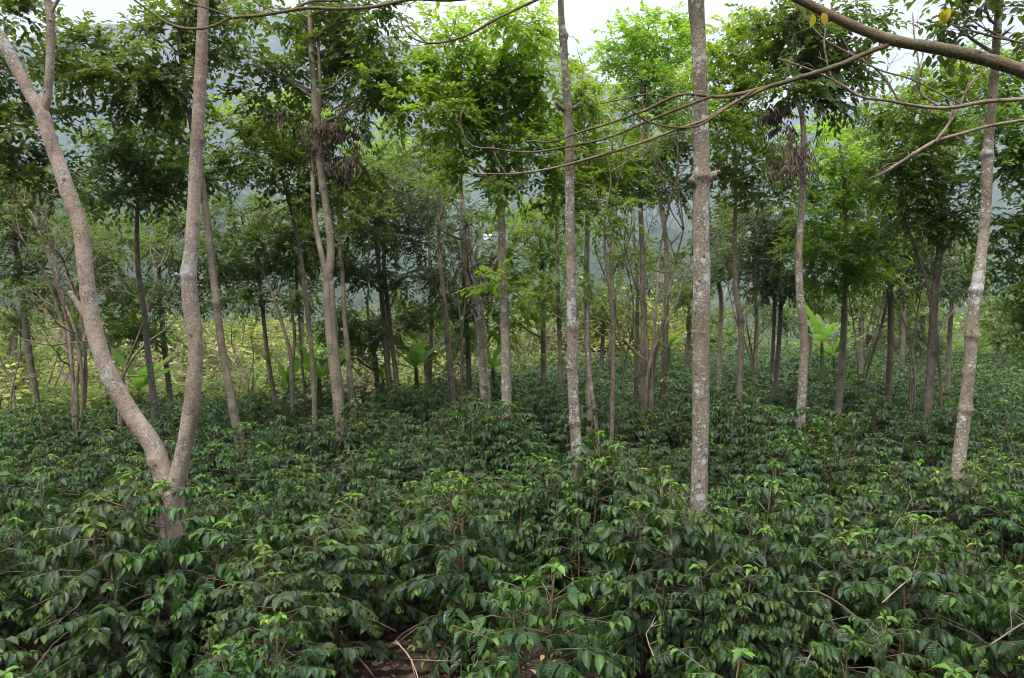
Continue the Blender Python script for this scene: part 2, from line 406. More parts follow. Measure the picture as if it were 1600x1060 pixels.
# ------------------------------------------------------------------ crowns
def clump(mb, c, rad, n, L, young, tp, leafw=.54, per=11, twigs=True, droop=.22, tone_max=1.0):
    """a mass of leafy sprays in an ellipsoid round c: twigs that reach outward with leaves along them"""
    ns = max(3, int(n / per))
    u = nrm(rng.normal(size=(ns, 3))) * (rng.random((ns, 1)) ** .45)
    # uneven outline: pull sprays toward a few sub-centres
    k = max(3, int(ns / 14)); sub = nrm(rng.normal(size=(k, 3))) * rng.uniform(.35, .95, (k, 1))
    pick = sub[rng.integers(0, k, ns)]
    u = np.where(rng.random((ns, 1)) < .75, pick + u * np.array([.42, .42, .30]), u * .9)
    u = np.where(rng.random((ns, 1)) < .12, u * 1.4, u)
    P0 = c + u * rad
    out = nrm(u * np.array([1, 1, .5]) + rng.normal(size=(ns, 3)) * .45 + np.array([0, 0, .12]))
    ln = L * rng.uniform(3.0, 5.0, ns)
    t = np.linspace(.12, 1, per)
    side = nrm(np.cross(out, np.array([0, 0, 1.]) + rng.normal(size=(ns, 3)) * .25))
    dn = np.array([0, 0, -1.])
    P = P0[:, None] + out[:, None] * (ln[:, None] * t)[..., None] + dn * (ln[:, None] * .28 * t ** 2)[..., None]
    sg = np.where(np.arange(per) % 2, 1., -1.)
    T = out[:, None] * (.35 + .6 * t[None, :, None]) + side[:, None] * (sg * (1.05 - .55 * t))[None, :, None] + dn * droop + rng.normal(size=(ns, per, 3)) * .24
    N = np.array([0, 0, 1.]) + rng.normal(size=(ns, per, 3)) * .32 + out[:, None] * .22
    P = P.reshape(-1, 3); T = T.reshape(-1, 3); N = N.reshape(-1, 3); m = len(P)
    keep = rng.random(m) < .93
    Ls = L * rng.uniform(.7, 1.25, m)
    spray_tone = np.repeat(rng.random(ns), per)
    tone = np.clip(.5 * spray_tone + .5 * rng.random(m), 0, 1) * .9
    tone = np.where(rng.random(m) < .05, rng.random(m), tone) * tone_max
    # new growth at outer, upper spray ends; daylight on crown tops also painted in
    hi = np.repeat(np.clip(.5 + .6 * u[:, 2], 0, 1), per)
    yg = np.clip(1.25 * young * (.3 + .7 * hi) * (.35 + .65 * np.tile(t, ns)) * rng.uniform(.5, 1.3, m), 0, 1)
    leaves(mb, P[keep], T[keep], N[keep], Ls[keep], Ls[keep] * leafw * .5, tone[keep], yg[keep], tp)
    if twigs:
        w = L * .035
        A = P0; B = P0 + out * ln[:, None] * .95 + dn * (ln * .28 * .9)[:, None]
        mid = (A + B) / 2 + dn * (-.0) - dn * (ln * .05)[:, None]
        s2 = nrm(np.cross(out, side))
        V = np.stack([A - side * w, A + side * w, A + s2 * w, mid - side * w * .7, mid + side * w * .7, mid + s2 * w * .7, B], 1)
        f4 = np.array([(0, 1, 4, 3), (1, 2, 5, 4), (2, 0, 3, 5)]); f3 = np.array([(3, 4, 6), (4, 5, 6), (5, 3, 6)])
        off = (np.arange(ns) * 7)[:, None, None]
        mb.add(V.reshape(-1, 3), (f3[None] + off).reshape(-1, 3), (f4[None] + off).reshape(-1, 4), tone=-1)


def add_limb(root, start, end, r0, mat, sag=.15, tw=5, name='limb'):
    """a side limb that leaves the trunk and ends inside its leaf clump"""
    mb = MB()
    st = np.array(start); en = np.array(end); d = en - st; ln = np.linalg.norm(d)
    m1 = st + d * .35 + np.array([0, 0, sag * ln * .2]) + rng.normal(size=3) * .04 * ln
    m2 = st + d * .7 + np.array([0, 0, sag * ln * .3]) + rng.normal(size=3) * .05 * ln
    o, Q, rr = tube(mb, [st, m1, m2, en], [r0, r0 * .75, r0 * .5, r0 * .2], seg=6, step=max(.08, ln / 14))
    for k in range(tw):
        i = int(rng.uniform(.35, .95) * (len(Q) - 1))
        dd = nrm(d / ln + rng.normal(size=3) * .75 + np.array([0, 0, .15])) * ln * rng.uniform(.25, .5)
        tube(mb, [Q[i], Q[i] + dd * .5 + np.array([0, 0, .03]), Q[i] + dd], [rr[i] * .5, rr[i] * .35, rr[i] * .12], seg=4, step=.15, weld=o + i * 6)
    return mb.obj(name, mat, root)


def branching(mb, p, d, ln, r, depth, weld, seg=5, spread=.55, up=.25, out=None, minr=.004):
    """bare forking growth"""
    m = p + d * ln * .5 + rng.normal(size=3) * .05 * ln
    e = p + d * ln + rng.normal(size=3) * .04 * ln
    o, Q, rr = tube(mb, [p, m, e], [r, r * .82, r * .62], seg=seg, step=max(.1, ln / 6), weld=weld)
    if out is not None: out.append(e)
    if depth <= 0 or r < minr: return
    n = 2 if rng.random() < .6 else 3
    for k in range(n):
        i = len(Q) - 1 if k < 2 else int(len(Q) * rng.uniform(.4, .8))
        nd = nrm(d + rng.normal(size=3) * spread + np.array([0, 0, up]))
        branching(mb, Q[i], nd, ln * rng.uniform(.65, .9), rr[i] * rng.uniform(.68, .88), depth - 1, o + i * seg, max(4, seg - 1), spread, up, out, minr)


# ------------------------------------------------------------------ shade trees
def tree(label, D, p, crown=(), bark='brown', leaf='dark', L=.10, knots=(), extra=(), stubs=(), dead=(), cov=2.3, rough=.06,
         group='shade trees standing in the coffee', name='shade_tree', limbs=7, ext=0, cat='tree', dz=1.0, bare=0, sink=None):
    pts = [W(x, y, D) for x, y, w in p]; rad = [w / 2 * D / F_PX * (.93 if D < 9.5 else 1) for x, y, w in p]
    g = ground(pts[0][0], pts[0][1]) if sink is None else sink
    # carry the stem down to the soil under the coffee
    b = pts[0].copy(); dv = pts[0] - pts[1]
    k = (pts[0][2] - g) / max(.05, -dv[2]) if dv[2] < -.05 else 0
    b = np.array([pts[0][0] + np.clip(dv[0] * k, -.25, .25), pts[0][1], ground(pts[0][0], D) - .06])
    if pts[0][2] - g > .1:
        pts = [b] + pts; rad = [rad[0] * 1.18] + rad
    if not ext:
        d_ = pts[-1] - pts[-2]; d_ /= np.linalg.norm(d_); pts += [pts[-1] + d_ * .35 + np.array([.05, 0, 0]), pts[-1] + d_ * .8 + np.array([-.03, .05, 0])]; rad += [rad[-1] * .6, rad[-1] * .15]
    if ext:
        top = pts[-1] + np.array([ext * .05, 0, ext]); pts.append(top); rad.append(rad[-1] * .45)
    root = empty(name, (pts[0][0], pts[0][1], ground(pts[0][0], D)), label, cat, group)
    near = D < 9.5
    mb = MB()
    kz = [(W(800, ky, D)[2], amp, wd) for ky, amp, wd in knots]
    if not kz: kz = [(z, rng.uniform(.12, .3), .04) for z in np.arange(.8, pts[-1][2], rng.uniform(.5, .9))]
    o, Q, rr = tube(mb, pts, rad, seg=18 if near else 10, step=.035 if near else .09, rough=rough if near else rough * .9, knots=kz, seed=D * 3)
    mat = M[bark]
    mb.obj('trunk', mat, root)
    for e in extra:                         # further stems of the same tree
        m2 = MB(); q = [W(x, y, e[0]['D'] if isinstance(e[0], dict) else D) for x, y, w in (e[1:] if isinstance(e[0], dict) else e)]
        ee = e[1:] if isinstance(e[0], dict) else e
        tube(m2, q, [w / 2 * D / F_PX * (.90 if D < 9.5 else 1) for x, y, w in ee], seg=14 if near else 8, step=.04 if near else .09, rough=rough, knots=[(z, .15, .04) for z in np.arange(1, 8, .8)] if near else (), seed=D)
        m2.obj('limb', mat, root)
    for (x, y, w, dx, dy) in stubs:
        m2 = MB(); a = W(x, y, D); bb = W(x + dx, y + dy, D - .08)
        r0 = w / 2 * D / F_PX
        tube(m2, [a, (a + bb) / 2 + np.array([0, 0, -.005]), bb], [r0 * 1.2, r0, r0 * .8], seg=8, step=.02, rough=.16)
        m2.obj('branch_stub', mat, root)
    tp = LEAF_MID if D < 14.5 else LEAF_FAR
    if crown:
        cm = MB(); cs = []
        for c in crown:
            x, y, rx, ry, yg = c[:5]
            if D > 15.5: rx *= 1.16; ry *= 1.18
            dd = D + (c[5] if len(c) > 5 else rng.uniform(-.7, .7) * dz * min(1.6, rx * D / F_PX * 1.4))
            ctr = W(x, y, dd); rm = rx * dd / F_PX; rz = ry * dd / F_PX
            la = (L * F_PX / dd) ** 2 * .54 * .42
            n = (1.45 if D < 15.5 else 1.22) * cov * math.pi * rx * ry / la
            clump(cm, ctr, np.array([rm, max(rm * .8, .35), rz]) * .92, n, L, yg, tp)
            cs.append((ctr, rm))
        cm.obj('crown', M[leaf], root)
        order = sorted(range(len(cs)), key=lambda i: -cs[i][1])[:limbs]
        for i in order:
            ctr, rm = cs[i]
            zt = min(ctr[2] - .35 * np.hypot(ctr[0] - np.interp(ctr[2], Q[:, 2], Q[:, 0]), ctr[1] - D) - .1, Q[-1, 2] - .1)
            j = int(np.argmin(abs(Q[:, 2] - zt)))
            r0 = min(rr[j] * .55, .035)
            add_limb(root, Q[j], ctr, max(r0, .012), mat)
    if dead:
        dm = MB()
        for (x, y, rx, ry) in dead:
            ctr = W(x, y, D + rng.uniform(-.3, .1)); rm = rx * D / F_PX; rz = ry * D / F_PX
            clump(dm, ctr, np.array([rm, rm * .8, rz]), 2.2 * rx * ry * 3.14 / ((.09 * F_PX / D) ** 2 * .16), .09, 0, LEAF_MID, leafw=.28, droop=1.8)
        dm.obj('dead_foliage', M['dead'], root)
    if bare:
        for k in range(bare):
            j = int(len(Q) * rng.uniform(.45, .97)); m2 = MB()
            d0 = nrm(np.array([rng.normal(), rng.normal() * .6, rng.uniform(.2, 1.0)]))
            branching(m2, Q[j], d0, rng.uniform(.4, .8), max(.010, rr[j] * .45), 3, None, 5, .5, .1)
            m2.obj('bare_branch', M['twig'], root)
    return root


exec_trees = []
T_ = tree
# 1 forked tree
T_('pale pinkish forked trunk, V shaped, parting just above the coffee leaves', 6.5,
   [(268, 822, 40), (266, 790, 42), (274, 760, 29), (288, 700, 26), (297, 650, 26), (303, 600, 25), (306, 550, 23), (301, 500, 26), (296, 455, 25), (295, 430, 25), (298, 400, 23), (301, 350, 20), (305, 280, 21), (309, 200, 20), (313, 120, 19), (316, 60, 18), (318, 0, 17), (320, -60, 16)],
   extra=[[(266, 795, 26), (258, 758, 33), (238, 695, 32), (210, 655, 30), (185, 614, 29), (160, 560, 27), (144, 500, 27), (137, 449, 25), (132, 409, 25), (124, 350, 24), (112, 317, 25), (92, 257, 23), (76, 211, 22), (63, 172, 23), (46, 145, 20), (30, 115, 20), (9, 73, 20), (-14, 40, 19), (-50, -20, 17), (-80, -90, 15)],
          [(66, 182, 14), (71, 165, 14), (77, 115, 13), (79, 66, 13), (79, 26, 13), (74, 0, 12), (66, -50, 11)],
          [(79, 22, 6), (86, 8, 6), (96, -8, 5), (110, -40, 4)]],
   stubs=[(138, 500, 9, -29, -44), (283, 436, 6, -8, -8), (262, 770, 14, -2, -14)], knots=[(430, .13, .06), (515, .08, .05), (130, .12, .03), (220, .15, .03), (345, .2, .04), (600, .1, .06)],
   crown=[(-60, -190, 160, 60, .3), (90, -200, 170, 60, .3), (300, -230, 180, 60, .3), (430, -180, 120, 50, .3)], bark='pale', L=.11, cov=.8, limbs=4, ext=2.6, rough=.07)
# 2 leaning trunk right of the fork
T_('brown trunk leaning left behind the forked tree, wide leafy crown', 11,
   [(371, 678, 14), (363, 630, 13), (355, 590, 12), (345, 530, 12), (338, 470, 11), (330, 400, 11), (322, 330, 10), (314, 270, 9), (300, 200, 8), (290, 140, 8), (283, 90, 7), (279, 30, 6), (277, -20, 5)],
   crown=[(130, 95, 70, 42, .1), (200, 120, 75, 42, .05), (250, 55, 55, 36, .1), (300, 25, 60, 30, .15), (180, 178, 60, 22, 0), (262, 130, 45, 45, 0), (345, 25, 45, 22, .2), (345, 72, 26, 10, .1), (140, 84, 46, 22, .05), (290, 170, 40, 25, 0)],
   dead=[(275, 108, 14, 10), (285, 160, 12, 10)], bark='brown', leaf='dark', L=.105, limbs=9)
# 3 double trunk
T_('double trunk twisting around itself, dead brown leaves hanging below its crown', 11.7,
   [(530, 663, 15), (526, 620, 14), (519, 560, 13), (514, 510, 13), (511, 470, 12), (513, 430, 14), (517, 400, 13), (516, 370, 12), (509, 320, 11), (501, 260, 13), (496, 200, 13), (493, 160, 13), (490, 130, 9), (486, 70, 8), (484, 0, 7), (484, -40, 5)],
   extra=[[(534, 662, 9), (531, 600, 9), (524, 540, 9), (521, 490, 9), (517, 440, 10)], [(513, 440, 11), (503, 400, 9), (493, 350, 8), (489, 290, 7), (488, 240, 6)],
          [(495, 190, 6), (500, 150, 6), (499, 110, 5), (497, 60, 4)]],
   crown=[(440, 14, 50, 22, .1, .6), (520, 20, 60, 28, .0, .7), (570, 28, 42, 24, .05, 0), (545, 72, 56, 34, 0, .5), (495, 75, 34, 26, 0, .9), (572, 108, 42, 28, .1, 0), (428, 112, 40, 20, .05, 0), (382, 98, 38, 17, .3, -.3), (548, 145, 40, 28, 0, .4), (448, 92, 26, 22, 0, .2), (590, 68, 26, 20, .2, 0), (585, 150, 28, 18, .05, 0), (405, 142, 22, 18, 0, 0), (440, 168, 26, 14, 0, .3), (555, 190, 26, 16, 0, .3)],
   dead=[(520, 200, 32, 30), (548, 235, 26, 30), (455, 192, 22, 12), (505, 258, 24, 26)], bark='brown', leaf='dark', L=.11, cov=2.7, limbs=10)
# 4..7
T_('slim brown trunk close behind the twisted double trunk', 16, [(549, 615, 10), (545, 570, 9), (539, 500, 8), (535, 430, 7), (531, 380, 7), (529, 330, 6), (530, 290, 5)],
   crown=[(540, 300, 42, 30, .1), (562, 345, 50, 28, 0), (525, 378, 42, 28, 0), (560, 270, 50, 20, .2)], leaf='olive', bark='brown', limbs=4)
T_('paired narrow trunks rising from the far edge of the coffee, dark crown', 18, [(608, 600, 9), (603, 540, 9), (598, 480, 8), (592, 420, 7), (588, 380, 6), (590, 320, 5)],
   extra=[[(620, 600, 8), (613, 540, 7), (605, 470, 7), (600, 410, 6), (604, 340, 5)]],
   crown=[(600, 300, 60, 30, .2), (648, 318, 60, 30, .05), (600, 362, 60, 28, 0), (655, 378, 50, 24, 0), (556, 430, 48, 28, 0), (640, 432, 44, 18, 0)], leaf='grey', bark='darkbark', limbs=6)
T_('straight slender trunk with a bare twiggy top and thin grey leaves', 16.2, [(707, 617, 10), (702, 560, 9), (697, 500, 8), (692, 450, 7), (688, 400, 7), (686, 360, 6), (684, 310, 4)],
   crown=[(690, 322, 58, 24, 0), (672, 285, 40, 20, .1), (715, 355, 40, 16, 0)], leaf='grey', bark='brown', limbs=3, bare=5, cov=1.3)
T_('sinuous grey-brown trunk bending twice, second stem pressed against it', 14.3,
   [(757, 633, 13), (754, 585, 12), (750, 520, 12), (745, 480, 12), (738, 445, 12), (728, 420, 11), (725, 380, 10), (723, 330, 8), (720, 285, 6)],
   extra=[[(765, 632, 6), (761, 580, 6), (756, 520, 6), (750, 470, 6), (743, 450, 5), (738, 415, 5), (736, 385, 5), (731, 350, 4)]],
   crown=[(700, 285, 40, 22, .1), (735, 345, 30, 16, .2)], leaf='olive', bark='lichen', limbs=2, bare=6, cov=1.2)
T_('thin dark trunk partly hidden behind the sinuous trunk', 19, [(733, 590, 8), (730, 520, 8), (726, 470, 7), (724, 400, 6), (722, 350, 5)],
   crown=[(700, 440, 40, 26, .1), (745, 400, 36, 30, .1), (700, 490, 46, 24, .1), (750, 470, 40, 20, .2)], bark='darkbark', limbs=3)
# 8 bright
T_('white-footed straight trunk below the widest bright green crown', 11.8,
   [(792, 664, 15), (791, 600, 16), (790, 540, 15), (788, 480, 14), (785, 420, 13), (784, 380, 12), (783, 330, 11), (785, 290, 9), (786, 240, 7), (788, 180, 6), (790, 120, 5), (793, 60, 4), (795, 20, 3)],
   crown=[(790, 50, 66, 34, .9), (705, 70, 46, 24, 1), (842, 40, 30, 30, .9), (660, 112, 56, 26, .95), (612, 150, 42, 15, 1), (722, 122, 60, 36, .55), (780, 110, 60, 36, .5), (832, 112, 40, 36, .4), (665, 165, 60, 28, .25), (732, 170, 60, 36, .1), (792, 180, 60, 38, .1), (850, 165, 28, 30, .2), (700, 208, 48, 22, .05), (770, 235, 60, 28, 0), (832, 235, 46, 32, .1), (745, 268, 48, 22, .1), (800, 288, 48, 22, 0), (855, 272, 30, 24, .05), (680, 38, 30, 18, .9), (786, 440, 26, 26, .5, -.1)],
   leaf='bright', bark='lichen', L=.115, limbs=12, cov=2.3)
# 9
T_('lichen dotted trunk with swollen knots, thin crossing twigs in front', 8.3,
   [(903, 735, 19), (900, 690, 19), (897, 640, 18), (895, 580, 18), (894, 520, 19), (893, 470, 17), (892, 400, 16), (890, 300, 16), (889, 200, 15), (886, 160, 14), (883, 110, 12), (880, 60, 13), (878, 40, 11), (876, 0, 10), (874, -50, 9)],
   knots=[(660, .3, .03), (575, .35, .03), (512, .4, .03), (460, .12, .05), (385, .35, .035), (255, .2, .03), (172, .45, .04), (56, .5, .035)],
   stubs=[(882, 172, 8, -14, -12), (897, 170, 7, 9, -8)],
   crown=[(860, -180, 130, 50, .5), (960, -230, 120, 50, .5), (760, -210, 90, 40, .5)], bark='lichen', leaf='bright', L=.11, cov=.8, limbs=3, ext=2.4)
# 10
T_('plain trunk half hidden behind the knotty lichen trunk', 12.7, [(922, 655, 11), (920, 600, 10), (918, 520, 9), (917, 450, 9), (917, 400, 8), (918, 340, 7), (915, 270, 5), (912, 200, 4), (908, 140, 3)],
   crown=[(902, 135, 34, 28, .8), (932, 188, 50, 30, .5), (902, 228, 50, 32, .3), (942, 258, 48, 32, .3), (892, 300, 50, 28, .05), (932, 318, 40, 20, .05), (880, 100, 20, 20, .8)], leaf='bright', bark='brown', limbs=6)
T_('whitish slim stem at the foot of the knotty lichen trunk', 12.0, [(932, 668, 7), (927, 630, 7), (923, 600, 6), (919, 560, 5), (918, 500, 5), (913, 430, 4)],
   crown=[(905, 405, 26, 20, .3), (925, 440, 22, 14, .3)], leaf='olive', bark='lichen', limbs=1, cov=1.4)
T_('very slender pale stem that opens into bare forks halfway up', 11.3, [(956, 672, 7), (957, 620, 7), (958, 560, 6), (958, 510, 6), (956, 480, 6), (950, 430, 5), (945, 380, 4), (948, 320, 3)],
   crown=[(960, 330, 40, 22, .35), (935, 360, 26, 16, .3), (985, 350, 26, 16, .4)], leaf='olive', bark='twig', limbs=2, bare=7, cov=.9)
T_('greenish brown trunk among the bare forked stems, leafless sides', 13.5, [(1006, 640, 10), (1005, 580, 11), (1006, 500, 10), (1004, 430, 9), (1003, 380, 8), (1001, 330, 7), (1000, 280, 5), (1003, 220, 4)],
   crown=[(968, 262, 50, 28, .1), (1030, 240, 50, 26, .1), (1062, 292, 46, 28, 0), (1010, 300, 46, 16, .2), (1050, 215, 40, 20, .3)], leaf='dark', bark='brown', limbs=5)
T_('short-lived looking thin trunk behind the bare forked stems', 17, [(994, 602, 7), (994, 540, 7), (996, 480, 6), (995, 420, 5), (990, 360, 4)], crown=[(985, 400, 36, 24, .3), (1010, 440, 30, 18, .3)], leaf='olive', bark='darkbark', limbs=2, cov=1.2)
T_('tall trunk beyond the bare stems carrying a layered pointed crown against the sky', 18, [(1037, 606, 9), (1039, 540, 9), (1041, 480, 9), (1042, 430, 8), (1040, 370, 7), (1028, 300, 7), (1012, 240, 6), (1007, 180, 5), (1008, 130, 4), (1010, 60, 3)],
   crown=[(1000, 48, 48, 24, .8), (960, 76, 28, 13, .75), (1040, 60, 30, 18, .8), (990, 100, 48, 22, .5), (1000, 130, 48, 18, .1), (1062, 100, 40, 32, 1), (1042, 138, 38, 22, .9), (980, 156, 34, 11, 0), (1010, 185, 46, 20, .1), (1070, 165, 38, 26, .7), (1025, 30, 20, 14, .8), (1060, 40, 20, 14, .9)], leaf='bright', bark='darkbark', limbs=8, L=.12)
# 16 big
T_('thickest upright trunk in the middle of the coffee, white lichen discs', 6.5,
   [(1090, 830, 27), (1093, 750, 28), (1094, 700, 27), (1095, 640, 28), (1095, 600, 28), (1096, 500, 28), (1096, 400, 27), (1095, 340, 26), (1096, 285, 27), (1096, 245, 26), (1095, 180, 24), (1093, 100, 24), (1090, 40, 24), (1088, 0, 26), (1086, -60, 26)],
   knots=[(620, .16, .022), (278, .28, .05), (470, .06, .05), (20, .05, .1)], stubs=[(1102, 283, 13, 16, -12), (1112, 272, 7, 12, -4), (1086, 290, 12, -6, -10)],
   crown=[(1060, -200, 190, 60, .4), (1230, -230, 140, 50, .3), (920, -240, 120, 50, .3)], bark='lichen', L=.12, cov=.8, limbs=3, ext=2.6, rough=.05)
T_('thin dark trunk just past the lichen disc trunk', 21, [(1124, 585, 7), (1125, 520, 7), (1127, 470, 7), (1122, 430, 6), (1120, 390, 5)], crown=[(1125, 370, 40, 22, 0), (1150, 400, 40, 24, 0), (1120, 430, 30, 14, .1)], bark='darkbark', limbs=3)
T_('dark slim trunk with a sideways kink and one swollen joint', 13.5, [(1156, 640, 10), (1156, 590, 9), (1158, 540, 9), (1157, 500, 10), (1151, 465, 8), (1148, 400, 7), (1149, 330, 6), (1150, 280, 5), (1148, 220, 4), (1150, 120, 3)],
   crown=[(1140, 58, 42, 32, .85), (1182, 88, 40, 32, .6), (1122, 110, 34, 30, .8), (1152, 142, 48, 28, .45), (1200, 55, 36, 26, .5), (1135, 190, 50, 28, .2), (1182, 180, 48, 34, .05), (1152, 240, 48, 30, 0), (1202, 242, 38, 32, 0), (1132, 282, 38, 22, 0), (1190, 300, 48, 22, 0)], leaf='bright', bark='darkbark', knots=[(500, .35, .06)], limbs=8)
# 20
T_('pale wavy trunk with dead brown tangle hanging high on its side', 11.4,
   [(1251, 670, 14), (1254, 600, 14), (1257, 540, 13), (1254, 500, 13), (1250, 460, 12), (1248, 400, 11), (1251, 350, 10), (1254, 300, 10), (1255, 250, 9), (1253, 180, 8), (1245, 150, 7), (1242, 80, 6), (1246, 0, 5), (1248, -40, 4)],
   crown=[(1230, 58, 48, 32, 0), (1282, 70, 50, 34, 0), (1250, 110, 50, 28, 0), (1302, 112, 46, 28, 0), (1345, 40, 46, 18, .1), (1200, 30, 40, 24, 0), (1330, 78, 34, 18, .05), (1272, 145, 40, 18, 0), (1290, 20, 50, 18, 0), (1218, 145, 34, 20, 0)],
   dead=[(1222, 195, 30, 24), (1236, 235, 18, 36), (1214, 262, 16, 24)], bark='lichen', leaf='dark', L=.11, limbs=8, cov=2.7)
T_('pair of faint dark trunks crossing behind the pale wavy trunk', 17, [(1211, 610, 7), (1215, 560, 7), (1219, 510, 7), (1220, 460, 6), (1216, 400, 5)], extra=[[(1205, 585, 6), (1208, 540, 6), (1210, 480, 6), (1212, 430, 5)]],
   crown=[(1200, 350, 56, 28, 0), (1178, 398, 48, 28, 0), (1232, 428, 52, 28, 0), (1185, 440, 34, 20, 0), (1240, 370, 40, 24, 0)], leaf='grey', bark='darkbark', limbs=4, cov=2.6)
T_('straight dark trunk with four joints and a brilliant light-green tuft high up', 15, [(1311, 627, 10), (1316, 560, 10), (1319, 500, 9), (1320, 440, 8), (1322, 390, 7), (1320, 330, 6), (1318, 270, 5), (1312, 220, 3)],
   crown=[(1288, 212, 34, 20, 1), (1332, 240, 38, 17, 1), (1300, 270, 56, 26, .4), (1345, 300, 60, 28, .1), (1280, 335, 60, 30, .05), (1290, 390, 66, 30, 0), (1350, 380, 60, 28, 0), (1300, 440, 56, 24, 0), (1355, 430, 44, 20, 0)], leaf='bright', bark='darkbark', limbs=7)
T_('greyish trunk under a dense drab crown, thin leaning stems beside it', 17, [(1388, 606, 9), (1391, 550, 9), (1392, 500, 9), (1391, 450, 8), (1388, 400, 7), (1386, 340, 5)], extra=[[(1352, 592, 4), (1366, 545, 4), (1382, 490, 4), (1388, 450, 3)]],
   crown=[(1400, 398, 66, 28, 0), (1432, 425, 46, 22, 0), (1380, 345, 56, 26, 0), (1350, 260, 40, 26, .1), (1420, 370, 60, 24, 0)], leaf='grey', bark='darkbark', limbs=5, cov=2.5)
T_('dark upright trunk forking near the top, crown flecked with yellow leaves', 13, [(1449, 647, 13), (1453, 590, 12), (1457, 540, 13), (1459, 480, 11), (1464, 430, 10), (1470, 370, 10), (1474, 300, 8), (1480, 250, 6), (1488, 180, 4)],
   extra=[[(1458, 500, 6), (1448, 440, 5), (1430, 390, 4), (1412, 340, 3)], [(1468, 400, 6), (1490, 370, 5), (1516, 340, 3)]],
   crown=[(1432, 128, 34, 16, .75), (1468, 145, 52, 28, .6), (1502, 108, 48, 28, .7), (1420, 172, 58, 28, .5), (1480, 200, 60, 32, .3), (1430, 232, 60, 32, .2), (1402, 282, 58, 32, .1), (1472, 288, 58, 32, .05), (1440, 340, 68, 28, 0), (1500, 345, 46, 28, 0), (1380, 200, 40, 22, .3)], leaf='gold', bark='darkbark', limbs=9)
# 25
T_('lichen coated trunk leaning right, ringed with dark swollen joints', 8.4,
   [(1496, 738, 20), (1503, 680, 20), (1508, 640, 20), (1512, 600, 18), (1516, 560, 19), (1518, 520, 20), (1522, 480, 17), (1528, 440, 19), (1533, 400, 16), (1539, 350, 15), (1542, 300, 15), (1543, 250, 17), (1547, 200, 13), (1552, 150, 13), (1555, 100, 12), (1558, 50, 12), (1562, 0, 12), (1566, -50, 11)],
   knots=[(640, .3, .03), (583, .2, .03), (525, .4, .04), (455, .35, .04), (355, .15, .03), (242, .5, .045), (120, .25, .03)],
   crown=[(1530, 14, 46, 20, 0), (1472, 30, 42, 16, 0), (1585, 40, 36, 36, 0), (1560, -60, 110, 40, .2), (1640, -140, 120, 60, .3), (1480, -120, 110, 50, .2)], bark='lichen', L=.12, cov=1.7, limbs=6, ext=2.2)
T_('thin green-stained stem right beside the yellow-flecked tree', 13.4, [(1469, 655, 5), (1470, 610, 5), (1467, 560, 4), (1464, 520, 4), (1463, 470, 4)], crown=[(1462, 440, 26, 18, .1)], bark='mossy', limbs=1, cov=1.4)
T_('dim trunk standing between the dark forked tree and the leaning lichen trunk', 20, [(1482, 575, 7), (1484, 520, 7), (1488, 470, 6), (1492, 420, 6), (1496, 380, 5)], crown=[(1490, 395, 46, 24, 0), (1520, 430, 40, 22, .1), (1480, 440, 36, 18, .1)], bark='darkbark', leaf='olive', limbs=3)
T_('leafy tree crowding the frame edge behind the leaning lichen trunk', 12, [(1640, 690, 14), (1638, 600, 13), (1634, 500, 12), (1630, 400, 11), (1622, 300, 9), (1616, 200, 7), (1610, 120, 5)],
   crown=[(1582, 122, 38, 38, .65), (1582, 205, 40, 38, .4), (1570, 270, 46, 34, .15), (1590, 340, 42, 34, 0), (1568, 402, 46, 28, 0), (1585, 460, 40, 26, 0), (1590, 520, 30, 20, .1), (1650, 250, 60, 60, .2), (1660, 380, 60, 50, 0), (1600, 80, 30, 20, .5)], leaf='gold', bark='darkbark', limbs=7)
# left side
T_('dark trunk nearest the picture edge behind the far-left scrub, drooping crown', 17, [(54, 612, 11), (45, 550, 10), (38, 490, 9), (33, 440, 8), (25, 390, 7), (20, 340, 6), (24, 280, 4)],
   crown=[(20, 330, 50, 26, 0), (62, 355, 56, 26, 0), (15, 420, 40, 28, .1), (102, 385, 50, 22, 0), (45, 462, 46, 18, .1), (112, 440, 44, 18, .15), (10, 500, 40, 18, .2), (40, 290, 50, 26, 0)], leaf='olive', bark='darkbark', limbs=6)
T_('leafy tree at the edge whose crown fills the corner beyond the forked trunk', 10, [(-70, 700, 15), (-66, 600, 14), (-58, 500, 13), (-50, 400, 12), (-42, 300, 10), (-36, 200, 8), (-30, 100, 6), (-24, 20, 5)],
   crown=[(10, 30, 56, 30, .3), (50, 20, 30, 18, .35), (20, 92, 50, 34, .2), (8, 150, 48, 30, .1), (30, 200, 48, 20, .4), (22, 245, 56, 28, 0), (70, 270, 44, 24, 0), (15, 292, 50, 22, 0), (-60, 60, 60, 50, .2), (-60, 190, 60, 60, .1)], leaf='dark', bark='brown', limbs=8, L=.105)
T_('mid-sized tree with grey olive leaves seen between the two arms of the fork', 12.5, [(240, 700, 11), (242, 640, 11), (236, 590, 9), (230, 540, 9), (226, 490, 8), (218, 440, 8), (214, 380, 7), (216, 310, 5), (222, 250, 4)],
   crown=[(165, 232, 56, 28, .1), (232, 250, 66, 38, .05), (288, 232, 46, 44, .05), (200, 298, 66, 24, 0), (282, 300, 56, 28, 0), (322, 280, 30, 28, .1), (200, 190, 34, 15, .8), (130, 290, 36, 22, 0), (250, 200, 40, 18, .15)], leaf='olive', bark='darkbark', limbs=8, L=.115)
